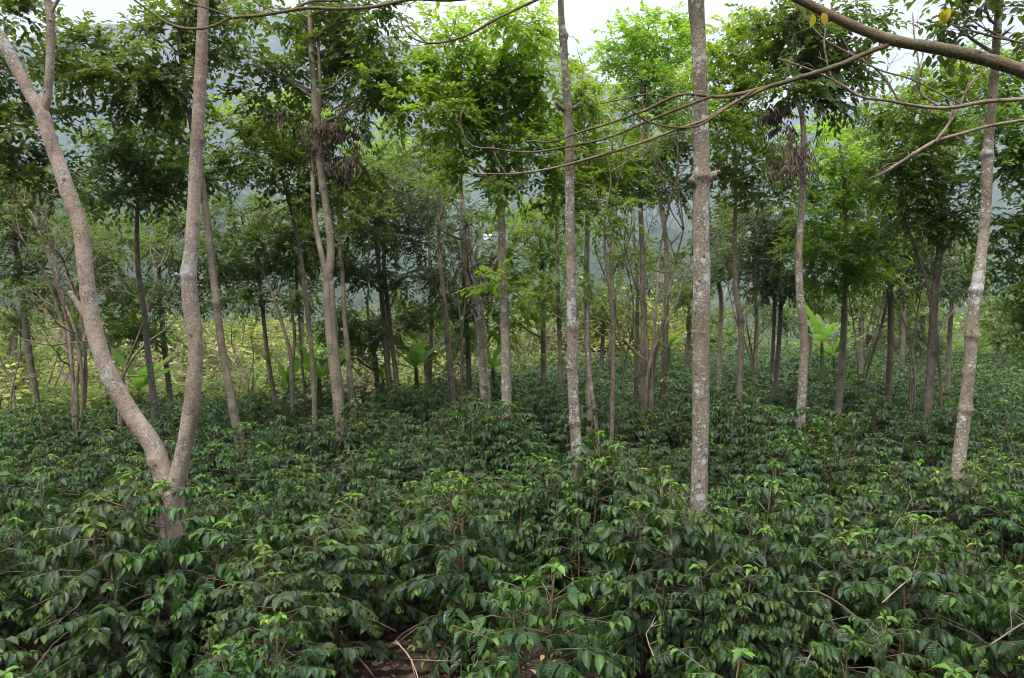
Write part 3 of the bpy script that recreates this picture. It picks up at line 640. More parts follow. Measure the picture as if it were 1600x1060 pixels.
T_('far dark trunk seen between the arms of the fork, shorter crown', 18, [(264, 602, 8), (259, 560, 8), (253, 500, 8), (250, 450, 7), (247, 400, 6), (244, 350, 5)],
   crown=[(212, 368, 66, 26, 0), (270, 395, 46, 28, 0), (200, 448, 56, 26, .05), (262, 468, 56, 26, 0), (170, 508, 46, 22, .15), (230, 525, 46, 18, .15), (150, 400, 40, 22, 0), (285, 350, 40, 22, 0)], leaf='dark', bark='darkbark', limbs=6)
T_('yellowing tree beside the double trunk, hanging olive leaves', 12.6, [(492, 655, 8), (490, 600, 8), (486, 540, 7), (478, 470, 7), (470, 400, 6), (455, 330, 5), (440, 270, 4)],
   crown=[(368, 212, 38, 26, .3), (412, 240, 56, 32, .35), (462, 262, 56, 32, .2), (518, 300, 46, 28, .1), (358, 260, 28, 22, .2), (430, 195, 44, 18, .4), (560, 260, 40, 20, .15), (480, 315, 44, 16, .1)], leaf='gold', bark='brown', limbs=7, L=.11)
T_('slim dark trunk at the edge of the coffee left of the forking pole', 17, [(428, 618, 7), (420, 570, 7), (414, 520, 6), (410, 480, 6), (404, 430, 5)],
   crown=[(370, 340, 46, 26, .05), (390, 395, 56, 28, 0), (360, 448, 40, 22, 0), (400, 470, 46, 16, .1), (340, 400, 36, 24, 0)], leaf='dark', bark='darkbark', limbs=4)
T_('forking pole-like trunk splitting into two arms low above the coffee', 16.5, [(457, 620, 8), (456, 580, 8), (455, 560, 7), (446, 525, 6), (434, 485, 5), (418, 440, 4), (404, 415, 4)],
   extra=[[(457, 572, 5), (460, 520, 5), (455, 480, 4), (452, 440, 3)]], crown=[(432, 332, 46, 22, .1), (470, 372, 46, 26, 0), (450, 428, 52, 26, 0), (480, 462, 36, 16, 0), (420, 372, 36, 20, 0)], leaf='olive', bark='brown', limbs=4)
T_('thread-thin dark sapling between the forking pole and the double trunk', 17, [(476, 618, 4), (472, 570, 4), (468, 510, 4), (465, 460, 3), (462, 400, 3)], crown=[(462, 400, 26, 18, 0), (475, 350, 24, 16, .1)], bark='darkbark', limbs=1)
T_('small dark spreading tree with layered boughs in front of the yellow scrub', 19, [(590, 605, 8), (586, 560, 7), (580, 532, 6), (576, 500, 5), (574, 470, 4)],
   crown=[(556, 502, 46, 20, 0), (582, 540, 48, 17, .05), (545, 560, 40, 10, .1), (612, 512, 40, 22, 0), (520, 520, 30, 14, .05)], bark='darkbark', limbs=5)
T_('dense shadowy tree behind the banana leaves at the bend of the coffee edge', 22, [(668, 600, 9), (666, 560, 9), (662, 520, 8), (660, 480, 6)],
   crown=[(650, 502, 40, 18, .05), (696, 522, 42, 22, 0), (656, 545, 36, 12, .1), (722, 555, 30, 14, .1), (630, 472, 30, 12, .1), (712, 482, 32, 14, .1)], leaf='olive', bark='darkbark', limbs=4, cov=1.9)
T_('tree with leafy green sides filling the gap right of the white-footed trunk', 19, [(849, 600, 8), (849, 540, 8), (848, 480, 7), (847, 420, 6), (845, 360, 5)],
   crown=[(832, 350, 46, 26, .15), (868, 392, 38, 26, .1), (808, 405, 34, 34, .4), (822, 470, 44, 26, .3), (860, 322, 40, 20, .1), (795, 500, 40, 20, .3), (760, 520, 36, 18, .3)], leaf='bright', bark='darkbark', limbs=5, cov=1.7)
T_('narrow trunk just left of the knotty lichen trunk, far in the coffee', 17, [(877, 615, 8), (876, 570, 8), (874, 510, 7), (872, 450, 6), (871, 390, 5), (869, 340, 4)], crown=[(862, 440, 30, 20, .2), (905, 345, 38, 18, .1), (862, 480, 26, 16, .3)], leaf='olive', bark='darkbark', limbs=3, cov=1.5)

# farther trees that close the gaps between the trunks
more = [
 ('broad light-green tree past the double trunk, top catching the daylight', 24, 470, 560, [(440, 165, 50, 14, 1), (500, 200, 46, 14, .9), (470, 215, 60, 26, .3), (430, 210, 40, 20, .4), (380, 170, 40, 12, .9)], 'bright'),
 ('light-green crown in the dip between the double trunk and the bright tree', 26, 620, 560, [(600, 236, 46, 16, .95), (645, 258, 40, 16, .6), (590, 262, 60, 22, .2), (640, 290, 50, 20, .1), (610, 210, 26, 10, .8)], 'bright'),
 ('brownish half-bare crown rising past the twiggy topped trunk', 21, 672, 560, [(660, 215, 34, 12, 0), (690, 240, 36, 18, 0), (660, 262, 36, 20, 0), (700, 205, 24, 10, 0)], 'grey'),
 ('pale green tree below the skyline gap at the far ridge', 27, 955, 540, [(960, 215, 40, 16, .8), (1000, 240, 50, 20, .7), (955, 260, 50, 24, .3), (870, 110, 20, 10, .8), (985, 290, 40, 20, .4)], 'olive'),
 ('hazy tree rising behind the yellow-flecked crown', 26, 1410, 560, [(1400, 205, 40, 14, .5), (1350, 222, 44, 16, .5), (1310, 190, 30, 14, .6), (1545, 180, 40, 30, .5)], 'olive'),
 ('round dark crown beyond the kinked slim trunk', 25, 1180, 560, [(1165, 350, 36, 26, 0), (1190, 470, 30, 14, .1), (1130, 330, 30, 18, .1), (1215, 490, 26, 12, .1)], 'dark'),
 ('drab low crown behind the banana plant with upright leaves', 27, 1265, 560, [(1255, 480, 40, 16, .2), (1230, 500, 30, 12, .1), (1290, 460, 40, 16, .1)], 'dark'),
 ('bushy crown low behind the four jointed trunk', 28, 1345, 560, [(1345, 468, 40, 16, .2), (1395, 470, 36, 14, .2), (1310, 480, 30, 14, .3)], 'olive'),
 ('dark bushy tree low behind the thin green-stained stem', 30, 1440, 565, [(1430, 500, 26, 22, 0), (1450, 530, 26, 18, 0), (1425, 470, 36, 14, .2)], 'dark'),
 ('pale feathery tree at the far end of the coffee near the leaning lichen trunk', 32, 1560, 560, [(1555, 500, 30, 18, .8), (1560, 530, 34, 12, .8), (1530, 540, 24, 10, .6), (1545, 470, 28, 14, .5)], 'olive'),
 ('dark tree at the far corner of the coffee near the frame edge', 28, 1590, 570, [(1592, 480, 26, 24, 0), (1585, 520, 24, 20, 0), (1600, 545, 26, 14, .1)], 'dark'),
 ('low dark tree behind the bare stems on the far side', 27, 1075, 560, [(1065, 470, 30, 20, .2), (1070, 440, 30, 16, .1), (1100, 500, 24, 12, .3), (1040, 400, 30, 20, .2)], 'dark'),
 ('light leafy tree behind the very slender pale stem', 25, 940, 570, [(935, 470, 36, 22, .3), (975, 500, 36, 18, .4), (940, 510, 30, 14, .4), (900, 480, 26, 20, .3)], 'olive'),
 ('shaded tree over the scrub behind the leftmost multi-stemmed tree', 23, 170, 570, [(150, 350, 50, 18, 0), (120, 470, 40, 18, .1), (160, 545, 40, 14, .2), (90, 500, 36, 16, .2)], 'olive'),
 ('low yellow-green tree at the scrub edge close to the dark edge trunk', 24, 22, 580, [(20, 540, 36, 14, .5), (40, 570, 30, 10, .6), (0, 570, 26, 10, .5), (70, 540, 26, 10, .3)], 'olive'),
]
for lab, D, x, y, cr, lf in more:
    T_(lab, D, [(x, y, 7), (x + 2, y - 70, 6), (x - 1, (y + cr[0][1]) / 2, 5), (x, cr[0][1] + 20, 3)], crown=cr, leaf=lf, bark='darkbark', limbs=3, L=.13, group='trees beyond the coffee', cov=2.0, rough=.04)


# ------------------------------------------------------------------ bare, multi-stemmed small trees
def bare_tree(label, D, base, stems, depth=3, r=.03, leafy=0, h=1.6, bark='twig'):
    b = W(*base, D); gz = ground(b[0], b[1]); root = empty('bare_tree', (b[0], b[1], gz), label, 'tree', 'leafless small trees')
    tips = []
    for s in stems:
        mb = MB(); P = [np.array([b[0] + rng.uniform(-.05, .05), b[1] + rng.uniform(-.05, .05), gz - .03])] + [W(x, y, D + rng.uniform(-.25, .25)) for x, y in s]
        rad = np.linspace(r, r * .45, len(P))
        o, Q, rr = tube(mb, P, rad, seg=6, step=.1)
        d = nrm(Q[-1] - Q[-3]); out = []
        for k in range(3):
            branching(mb, Q[-1], nrm(d + rng.normal(size=3) * .4 + np.array([0, 0, .1])), h * rng.uniform(.35, .6), rr[-1] * .9, depth + 1, o + (len(Q) - 1) * 6, 5, .42, .12, out, .003)
        for k in range(4):
            i = int(rng.uniform(.4, .95) * len(Q)); branching(mb, Q[i], nrm(d + rng.normal(size=3) * .8), h * rng.uniform(.25, .5), rr[i] * .55, depth, o + i * 6, 4, .45, .1, out, .003)
        mb.obj('stem', M[bark], root); tips += out
    if leafy and tips:
        cm = MB()
        for tpt in tips:
            if rng.random() < leafy: clump(cm, tpt, np.array([.16, .16, .12]), 22, .08, .3, LEAF_FAR, per=7)
        if cm.n: cm.obj('foliage', M['olive'], root)


bare_tree('thicket of pale leafless stems fanning out of one foot beside the picture-left edge', 14.5, (118, 640), [[(108, 560), (92, 490), (70, 430), (40, 385)], [(112, 570), (104, 500), (88, 440), (60, 360)], [(128, 580), (118, 520), (100, 470), (85, 400)], [(134, 575), (130, 520), (118, 460), (100, 410)], [(124, 560), (135, 510), (124, 470)]], r=.045)
bare_tree('leafless forked stem slanting upward between the arms of the fork', 14, (188, 640), [[(192, 590), (214, 530), (236, 470), (244, 420)], [(196, 580), (225, 540), (262, 512), (287, 485)]], r=.03, leafy=.1)
bare_tree('knee-bent leafless shrub at the scrub edge near the dark edge trunk', 17, (18, 630), [[(18, 600), (6, 575), (-5, 540)], [(20, 600), (30, 560), (32, 515)]], r=.035, h=1.0)
bare_tree('tangle of thin leafless stems just left of the thickest trunk', 13.2, (1018, 640), [[(1012, 560), (1004, 480), (988, 430), (975, 380)], [(1022, 580), (1036, 500), (1050, 430), (1068, 360)], [(1018, 560), (1034, 520), (1062, 460), (1082, 400)], [(1020, 540), (1026, 470), (1030, 400), (1046, 320)]], r=.035, leafy=.12, h=2.2)
bare_tree('wispy leafless tree right of the knotty lichen trunk', 15, (975, 640), [[(972, 560), (962, 490), (948, 440), (930, 390)], [(978, 560), (990, 500), (985, 440), (975, 400)]], r=.025, leafy=.15, h=1.9)
bare_tree('small leafless tree left of the sinuous trunk, twigs pointing at the bright crown', 17, (722, 620), [[(722, 540), (712, 440), (700, 380), (690, 330)], [(724, 500), (735, 420), (750, 370), (760, 330)]], r=.025, leafy=.1, h=2.0)
bare_tree('low dry shrub behind the kinked slim trunk', 19, (1175, 600), [[(1178, 560), (1182, 500), (1190, 450)], [(1172, 560), (1150, 500), (1140, 460)], [(1176, 560), (1166, 500), (1168, 455)]], r=.03, h=1.3)
bare_tree('group of leaning dry stems between the four jointed trunk and the greyish one', 18, (1345, 610), [[(1340, 570), (1334, 510), (1326, 460)], [(1352, 570), (1368, 520), (1380, 460)]], r=.03, h=1.4, leafy=.1)
bare_tree('slanting dry stems behind the yellow-flecked tree', 17, (1425, 600), [[(1424, 560), (1432, 500), (1440, 450)], [(1428, 570), (1415, 510), (1400, 470)], [(1436, 570), (1466, 520), (1500, 470), (1520, 440)]], r=.03, h=1.4)
bare_tree('thin dry shrub on the edge between the leaning brown trunk and the slim dark trunk', 17.5, (385, 625), [[(384, 590), (372, 560), (362, 540)], [(388, 600), (396, 560), (392, 530)]], r=.022, h=.8)
bare_tree('dry twiggy shrub below the white-footed trunk on the scrub side', 22, (815, 600), [[(812, 560), (800, 520), (795, 500)], [(818, 560), (830, 520), (826, 500)]], r=.03, h=1.1)


# ------------------------------------------------------------------ bare limbs that reach in overhead
def overhead(name, label, paths, mat, leaf=None):
    root = None
    for i, (nm, D, p) in enumerate(paths):
        pts = []
        for q in p:
            dd = q[3] if len(q) > 3 else D
            pts.append(W(q[0], q[1], dd))
        rad = [q[2] / 2 * D / F_PX * .9 for q in p]
        j_ = min(.022, .004 + .25 * rad[0]); pts = [q if k in (0, len(pts) - 1) or rad[0] > .03 else q + rng.normal(size=3) * j_ * np.array([1, 2, 1]) for k, q in enumerate(pts)]
        if root is None: root = empty(name, pts[0], label, 'branch', 'bare branches reaching in overhead')
        mb = MB(); sg_ = 12 if rad[0] > .02 else 6; zs_ = [q[2] for q in pts]
        o_, Q, rr = tube(mb, pts, rad, seg=sg_, step=.04, rough=.10, seed=i)
        for k in range(4 if nm != 'twig' else 0):
            q_ = int(rng.uniform(.3, .97) * len(Q)); dq = nrm(Q[min(q_ + 2, len(Q) - 1)] - Q[q_ - 2])
            if rr[q_] > .02: continue
            branching(mb, Q[q_], nrm(dq + rng.normal(size=3) * .7 + np.array([0, 0, .1])), rng.uniform(.06, .2), max(.0022, rr[q_] * .4), 1, o_ + q_ * sg_, 4, .5, .1, None, .002)
        mb.obj(nm, mat, root)
    if leaf:
        for (x, y, D, n) in leaf:
            mb = MB(); c = W(x, y, D)
            P = c + rng.normal(size=(n, 3)) * .015; T = np.array([0, 0, -1.]) + rng.normal(size=(n, 3)) * .35; N = np.array([0, -1., .2]) + rng.normal(size=(n, 3)) * .4
            leaves(mb, P, T, N, np.full(n, .085), np.full(n, .022), np.full(n, .999), np.zeros(n), LEAF_FINE); mb.obj('withered_leaf', M['gold'], root)


overhead('overhanging_limb', 'thick mossy limb slanting down from the top edge, thin side branches sweeping left', [
    ('main_limb', 4.6, [(1700, 152, 25), (1600, 112, 22), (1530, 90, 21), (1450, 73, 19), (1390, 62, 18), (1355, 50, 17), (1320, 35, 16), (1285, 18, 15), (1250, 0, 14), (1190, -34, 13)]),
    ('side_branch', 4.6, [(1388, 70, 9), (1350, 84, 8), (1310, 100, 8), (1260, 118, 8), (1200, 136, 7), (1130, 150, 6), (1060, 152, 5), (1010, 170, 5), (950, 195, 4), (900, 212, 3), (860, 222, 3), (828, 220, 2)]),
    ('side_branch', 4.6, [(1200, 136, 6), (1150, 160, 6), (1100, 188, 6), (1060, 203, 5), (990, 228, 5), (930, 246, 5), (880, 260, 4), (820, 270, 4), (770, 272, 3), (735, 265, 3), (722, 245, 2)]),
    ('side_branch', 4.6, [(1115, 150, 5), (1060, 172, 5), (1000, 192, 5), (950, 212, 4), (890, 228, 4), (820, 236, 3), (770, 232, 3), (735, 225, 3), (722, 200, 3), (720, 175, 2)]),
    ('side_branch', 4.6, [(1180, 140, 4), (1130, 172, 4), (1090, 196, 4), (1050, 201, 3), (1010, 190, 3), (985, 176, 2), (960, 160, 2)]),
    ('side_branch', 4.6, [(1050, 154, 3), (1010, 152, 3), (975, 154, 2), (940, 162, 2)]),
    ('twig', 4.6, [(893, 228, 2.5), (896, 245, 2.5), (898, 256, 2)]),
    ('twig', 4.6, [(790, 270, 2), (775, 245, 2), (770, 225, 1.5)])], M['mossy'], leaf=[(1272, 25, 4.4, 1), (1290, 26, 4.4, 1), (1472, 18, 4.4, 2), (1480, 16, 4.4, 2)])
overhead('crossing_branch', 'bare twiggy branch running level under the thick mossy limb', [
    ('main_limb', 5.2, [(1700, 140, 8), (1600, 156, 7), (1540, 163, 7), (1480, 168, 6), (1430, 166, 6), (1390, 160, 5), (1345, 152, 5), (1310, 130, 4), (1260, 105, 3), (1215, 92, 3)]),
    ('side_branch', 5.2, [(1405, 160, 4), (1385, 125, 4), (1360, 105, 3), (1320, 82, 3), (1290, 60, 3), (1260, 30, 2.5), (1240, 0, 2.5)]),
    ('side_branch', 5.2, [(1505, 165, 3), (1470, 148, 3), (1420, 125, 3), (1370, 110, 3), (1330, 78, 2.5), (1312, 50, 2), (1305, 25, 2)]),
    ('side_branch', 5.2, [(1465, 165, 4), (1440, 140, 4), (1432, 105, 3), (1428, 60, 3), (1426, 20, 2)]),
    ('side_branch', 5.2, [(1340, 152, 4), (1300, 120, 3), (1290, 95, 3), (1287, 65, 3), (1290, 45, 2)]),
    ('side_branch', 5.2, [(1700, 80, 4), (1600, 68, 4), (1540, 55, 4), (1485, 38, 3)]),
    ('side_branch', 5.2, [(1640, 80, 4), (1560, 52, 3.5), (1520, 30, 3), (1505, 10, 2)]),
    ('twig', 5.2, [(1428, 60, 2), (1440, 90, 2), (1430, 115, 2)])], M['twig'])
overhead('drooping_dead_branch', 'grey dead branch hanging in the gap before the yellow-flecked crown', [
    ('main_limb', 5.6, [(1690, 175, 4), (1610, 188, 5), (1545, 198, 5), (1500, 210, 6), (1465, 220, 7), (1430, 240, 6), (1395, 262, 5), (1366, 278, 3)]),
    ('side_branch', 5.6, [(1462, 222, 5), (1480, 198, 5), (1498, 168, 4), (1515, 140, 4), (1540, 106, 3)]),
    ('side_branch', 5.6, [(1455, 226, 3), (1478, 202, 3), (1488, 175, 3), (1490, 150, 2)]),
    ('twig', 5.6, [(1395, 262, 3), (1372, 270, 2), (1352, 285, 2)])], M['twig'])
overhead('crossing_branch', 'long thin branch bridging the top of the picture from the forked tree onward', [
    ('main_limb', 5.4, [(880, -22, 6), (780, -8, 6), (700, 0, 6), (640, 4, 6), (590, 10, 6), (530, 13, 6), (480, 16, 6), (440, 19, 6), (400, 25, 6), (360, 30, 5), (330, 40, 5), (290, 45, 5), (262, 36, 4), (235, 20, 4), (205, 0, 3), (190, -14, 3)]),
    ('side_branch', 5.4, [(452, 18, 5), (490, 4, 5), (530, -4, 5), (580, -20, 4)]),
    ('side_branch', 5.4, [(366, 29, 4), (335, 18, 3), (310, 8, 3), (285, 0, 3), (260, -12, 3)]),
    ('side_branch', 5.4, [(430, 19, 3), (410, 10, 3), (395, 0, 2.5), (385, -14, 2)]),
    ('twig', 5.4, [(533, 13, 3), (533, 4, 3), (530, -8, 2.5)]), ('twig', 5.4, [(590, 9, 3), (588, -8, 2.5)]),
    ('twig', 5.4, [(358, 28, 2.5), (354, 14, 2.5), (346, -6, 2)])], M['mossy'])
overhead('hooked_branch', 'slim hooked branch curling down before the bright green crown', [
    ('main_limb', 5.0, [(900, -30, 6), (850, -6, 6), (800, 14, 5), (770, 34, 5), (740, 50, 5), (705, 62, 4), (675, 70, 4), (655, 66, 3), (635, 52, 3), (625, 30, 2)]),
    ('side_branch', 5.0, [(668, 68, 3), (652, 56, 3), (636, 40, 2)]), ('twig', 5.0, [(702, 62, 2.5), (708, 45, 2), (713, 28, 1.6)])], M['mossy'])


# ------------------------------------------------------------------ banana plants
def banana(label, D, x, y, s=1.0, n=7, young=.5):
    c = W(x, y, D); gz = ground(c[0], c[1]); root = empty('banana_plant', (c[0], c[1], gz), label, 'banana plant', 'banana plants among the coffee')
    top = max(.5, c[2] - gz)
    mb = MB(); tube(mb, [(c[0], c[1], gz - .05), (c[0] + .03, c[1], gz + top * .5), (c[0], c[1], gz + top)], [.11 * s, .09 * s, .05 * s], seg=10, step=.15, tone=.2); mb.obj('stem', M['scrub_green'], root)
    for k in range(n):
        a = k / n * 2 * math.pi + rng.uniform(-.3, .3); el = rng.uniform(.55, 1.4); ln = s * rng.uniform(1.2, 1.9); w = s * rng.uniform(.19, .26)
        h = np.array([math.cos(a), math.sin(a) * .9, 0]); sd = np.array([-h[1], h[0], 0])
        m = 16; t = np.linspace(0, 1, m); arch = rng.uniform(.1, .9)
        mid = np.array([c[0], c[1], gz + top * .95]) + h * (ln * t * math.cos(el) + ln * .22 * t ** 2)[:, None] + np.array([0, 0, 1.]) * (ln * t * math.sin(el) - arch * ln * .55 * t ** 2)[:, None]
        wd = w * np.sin(np.clip((t - .12) / .88, 0, 1) ** .8 * math.pi) ** .6
        wd[t < .12] = .02
        tear = 1 - .55 * (rng.random(m) < .3)
        V = np.stack([mid - sd * (wd * tear)[:, None] + np.array([0, 0, -.1]) * wd[:, None], mid, mid + sd * (wd * tear[::-1])[:, None] + np.array([0, 0, -.1]) * wd[:, None]], 1).reshape(-1, 3)
        F = []
        for i in range(m - 1): F += [(3 * i, 3 * i + 1, 3 * i + 4, 3 * i + 3), (3 * i + 1, 3 * i + 2, 3 * i + 5, 3 * i + 4)]
        uv = np.stack([np.tile([0, .5, 1], m), np.repeat(t, 3) * 2], 1)
        mb = MB(); mb.add(V, None, F, tone=rng.random(), young=young * rng.uniform(.5, 1), uv=uv); mb.obj('leaf_blade', M['banana'], root)


banana('bright banana plant with broad leaves between the arms of the fork', 16, 216, 606, .8, 9, 1)
banana('banana plant with long arching leaves at the foot of the double trunk', 17.5, 498, 590, 1.0, 9, .8)
banana('small banana plant left of the double trunk', 18, 452, 602, .7, 8, .7)
banana('low banana plant with one wide upright leaf at the dense shadowy tree', 19, 650, 574, .9, 8, .5)
banana('banana plant half hidden by the paired narrow trunks', 19.5, 598, 592, .7, 6, .6)
banana('banana plant peeping out beside the white-footed trunk', 18, 770, 572, .7, 7, .7)
banana('glowing banana plant beyond the tangle of leafless stems', 25, 1045, 540, .8, 8, 1)
banana('tall banana plant with upright leaves right of the pale wavy trunk', 22, 1284, 532, .85, 11, .3)
banana('low spreading banana plant close to the four jointed trunk', 23, 1303, 556, .8, 8, .2)


# ------------------------------------------------------------------ coffee
def coffee_variant(seed, h=1.3, lat=15, far=False):
    global rng
    keep = rng; rng = np.random.default_rng(seed)
    st = MB(); lf = MB()
    nst = rng.integers(2, 4)
    P_, T_l, N_, L_, TN, YG = [], [], [], [], [], []
    for s in range(nst):
        a = s / nst * 6.28 + rng.uniform(0, 1); off = np.array([math.cos(a), math.sin(a), 0]); hh = h * rng.uniform(.82, 1.08)
        b = off * .04; top = off * rng.uniform(.12, .32) + np.array([0, 0, hh])
        o, Q, rr = tube(st, [b - [0, 0, .05], b * 1.2 + (top - b) * .4 + rng.normal(size=3) * .02, top], [.016, .012, .005], seg=5, step=.1, tone=-1, weld=None if s == 0 else 0)
        for k in range(lat):
            f = (k + .6) / lat
            z = .16 + .84 * f
            i = min(len(Q) - 1, int(z * (len(Q) - 1)))
            for sg in (0, 1):
                az = a + k * 1.9 + sg * math.pi + rng.uniform(-.35, .35)
                ln = (.70 - .50 * f ** 1.6) * rng.uniform(.75, 1.2)
                d = np.array([math.cos(az), math.sin(az), 0]); up = .28 + .5 * f
                droop = (.55 - .1 * f) * rng.uniform(.7, 1.3)
                m = 5; t = np.linspace(0, 1, m)
                C = Q[i] + d * (ln * t)[:, None] + np.array([0, 0, 1.]) * (ln * (up * t - droop * t ** 2))[:, None] + np.cumsum(rng.normal(size=(m, 3)) * .008, 0)
                tube(st, C, np.linspace(.0048, .0020, m), seg=3, step=.2, tone=-1, weld=o + i * 5, cap=False)
                if rng.random() < .13: continue                 # a bare, dry lateral
                npair = max(3, int(ln * rng.uniform(.52, .82) / .037))
                tt = 1 - np.arange(npair) * .039 / ln * rng.uniform(.9, 1.15)
                tt = tt[tt > .15]
                c = np.stack([np.interp(tt, t, C[:, q]) for q in range(3)], 1)
                tan = nrm(np.stack([np.interp(tt, t, np.gradient(C[:, q])) for q in range(3)], 1))
                sd = nrm(np.cross(tan, [0, 0, 1.]))
                for sgn in (-1, 1):
                    n = len(c)
                    P_.append(c); T_l.append(tan * rng.uniform(.1, .8, (n, 1)) + sgn * sd * rng.uniform(.3, .95, (n, 1)) + np.array([0, 0, -1.]) * rng.uniform(.3, 1.6, (n, 1)) * (1.05 - .5 * f) + rng.normal(size=(n, 3)) * .22)
                    N_.append(np.array([0, 0, 1.]) + tan * .25 + sgn * sd * .35 + rng.normal(size=(n, 3)) * .34)
                    sz = np.clip(.25 + .75 * (1 - tt) * ln / .10, .45, 1)
                    L_.append(.110 * sz * rng.uniform(.68, 1.2, n))
                    TN.append(np.clip(rng.random(n) * .75 + .25 * rng.random(), 0, 1))
                    YG.append(np.clip((1 - sz) * 1.0 * rng.uniform(.3, 1.25, n) + (rng.random(n) < .12) * rng.uniform(.1, .4, n), 0, 1))  # young tips, plus scattered leaves coloured lighter to stand for skylight on them
        # crown of new leaves on the stem tip
        n = 6; az = np.arange(n) * 1.05 + rng.uniform(0, 6); d = np.stack([np.cos(az), np.sin(az), rng.uniform(-.1, .6, n)], 1)
        P_.append(np.tile(Q[-1], (n, 1)) + rng.normal(size=(n, 3)) * .01); T_l.append(d); N_.append(np.array([0, 0, 1.]) - d * .3)
        L_.append(rng.uniform(.06, .11, n)); TN.append(rng.random(n)); YG.append(rng.uniform(.35, .95, n))
    cat = np.concatenate
    L = cat(L_)
    leaves(lf, cat(P_), cat(T_l), cat(N_), L, L * .5 * .50, cat(TN), cat(YG), LEAF_MID if far else LEAF_FINE)
    rng = keep
    return st, lf


NV = 10
variants = []
for v in range(NV):
    st, lf = coffee_variant(100 + v, h=[1.2, 1.35, 1.1, 1.4, 1.25, 1.3, 1.15, 1.45, 1.2, 1.3][v], lat=[15, 16, 13, 17, 15, 16, 13, 18, 14, 16][v])
    variants.append((st.mesh('stem', M['coffee']), lf.mesh('foliage', M['coffee'])))

# landmarks for describing the bushes
LM = [(6.5, 268, 'the V shaped forked trunk'), (6.5, 1092, 'the thickest upright trunk'), (8.3, 900, 'the knotty lichen trunk'), (8.4, 1498, 'the leaning lichen trunk'),
      (11, 368, 'the leaning brown trunk'), (11.7, 530, 'the twisted double trunk'), (11.8, 792, 'the white-footed trunk'), (11.4, 1251, 'the pale wavy trunk'),
      (13.5, 1156, 'the kinked slim trunk'), (13.5, 1006, 'the greenish brown trunk'), (13, 1450, 'the dark forked trunk'), (14.3, 760, 'the sinuous trunk'), (12.5, 240, 'the olive tree in the fork'),
      (15, 1311, 'the four jointed trunk'), (16.2, 706, 'the slender twiggy topped trunk'), (17, 54, 'the dark edge trunk'), (17, 1388, 'the greyish trunk'), (16.5, 457, 'the forking pole trunk'), (18, 608, 'the paired narrow trunks')]
LMW = [(np.array([(x - 800) / F_PX * D, D]), t) for D, x, t in LM]
gaps = [(690, 5.7, .6), (1090, 5.9, .40), (1090, 5.3, .5), (60, 5.5, .8), (870, 5.6, .6), (1180, 4.9, .55), (1000, 6.9, .4), (1120, 4.6, .5), (1440, 5.0, .55), (130, 4.6, .6), (600, 4.9, .5)]
trunks_xy = [w for w, _ in LMW]
spots = []
ys = 3.7
rs = np.random.default_rng(5)
while ys < 48:
    half = ys * .80 + .9
    xs = -half + rs.uniform(0, 1)
    while xs < half:
        x = xs + rs.uniform(-.28, .28); y = ys + rs.uniform(-.28, .28)
        px = 800 + F_PX * x / y
        if math.hypot(x, y) < np.interp(px, EX, EE) + .5 and not any(math.hypot(x - (g[0] - 800) / F_PX * g[1], y - g[1]) < g[2] for g in gaps) \
           and not any(math.hypot(x - t[0], y - t[1]) < .25 for t in trunks_xy):
            spots.append((x, y))
        xs += rs.uniform(.82, 1.12)
    ys += .86
feet = {}
for d_, x_, _n in LM[:12]:          # taller bushes that crowd the feet of the nearest trunks
    for k_, b_, h_ in ((-.32, -.5, 1.12), (.34, -.55, 1.15), (.02, -.85, .98)):
        q_ = ((x_ - 800) / F_PX * d_ + k_, d_ + b_ + rs.uniform(-.06, .06)); spots.append(q_); feet[q_] = h_
spots.sort(key=lambda s: math.hypot(*s))
NEAR = 300
ordw = 'first second third fourth fifth sixth seventh eighth ninth tenth eleventh twelfth thirteenth fourteenth fifteenth sixteenth seventeenth eighteenth nineteenth twentieth'.split()
cnt = {}
todo = []
for i, (x, y) in enumerate(spots[:NEAR]):
    dist = [np.hypot(x - w[0], y - w[1]) for w, _ in LMW]
    j = int(np.argmin(dist)); w, nm = LMW[j]
    rx = x - w[0] * y / w[1]; ry = y - w[1]
    if abs(ry) > abs(rx) * .9: rel = 'in front of' if ry < 0 else 'behind'
    else: rel = 'to the left of' if rx < 0 else 'to the right of'
    todo.append((dist[j], i, x, y, rel, nm))
lab = {}
for d, i, x, y, rel, nm in sorted(todo):
    k = cnt.get((rel, nm), 0); cnt[(rel, nm)] = k + 1
    o_ = ordw[k] if k < len(ordw) else f'{k + 1}th'
    lab[i] = f'{o_} glossy coffee bush {rel} {nm}' if k else f'glossy coffee bush immediately {rel} {nm}'
for i, (x, y) in enumerate(spots[:NEAR]):
    v = int(rs.integers(0, NV)); s = rs.uniform(.76, 1.16)
    if y < 5: s *= .92
    if (x, y) in feet: s = feet[(x, y)] * (.90 if x > 1.5 and y < 6.3 else 1.04)
    root = empty('coffee_bush', (x, y, ground(x, y)), lab[i], 'coffee bush', 'coffee bushes of the plantation')
    root.rotation_euler = (rs.uniform(-.06, .06), rs.uniform(-.06, .06), rs.uniform(0, 6.28)); root.scale = (s * rs.uniform(.9, 1.15), s * rs.uniform(.9, 1.15), s * rs.uniform(.84, 1.12))
    for nm, me in (('stem', variants[v][0]), ('foliage', variants[v][1])):
        o = bpy.data.objects.new(nm, me); COL.objects.link(o); o.parent = root
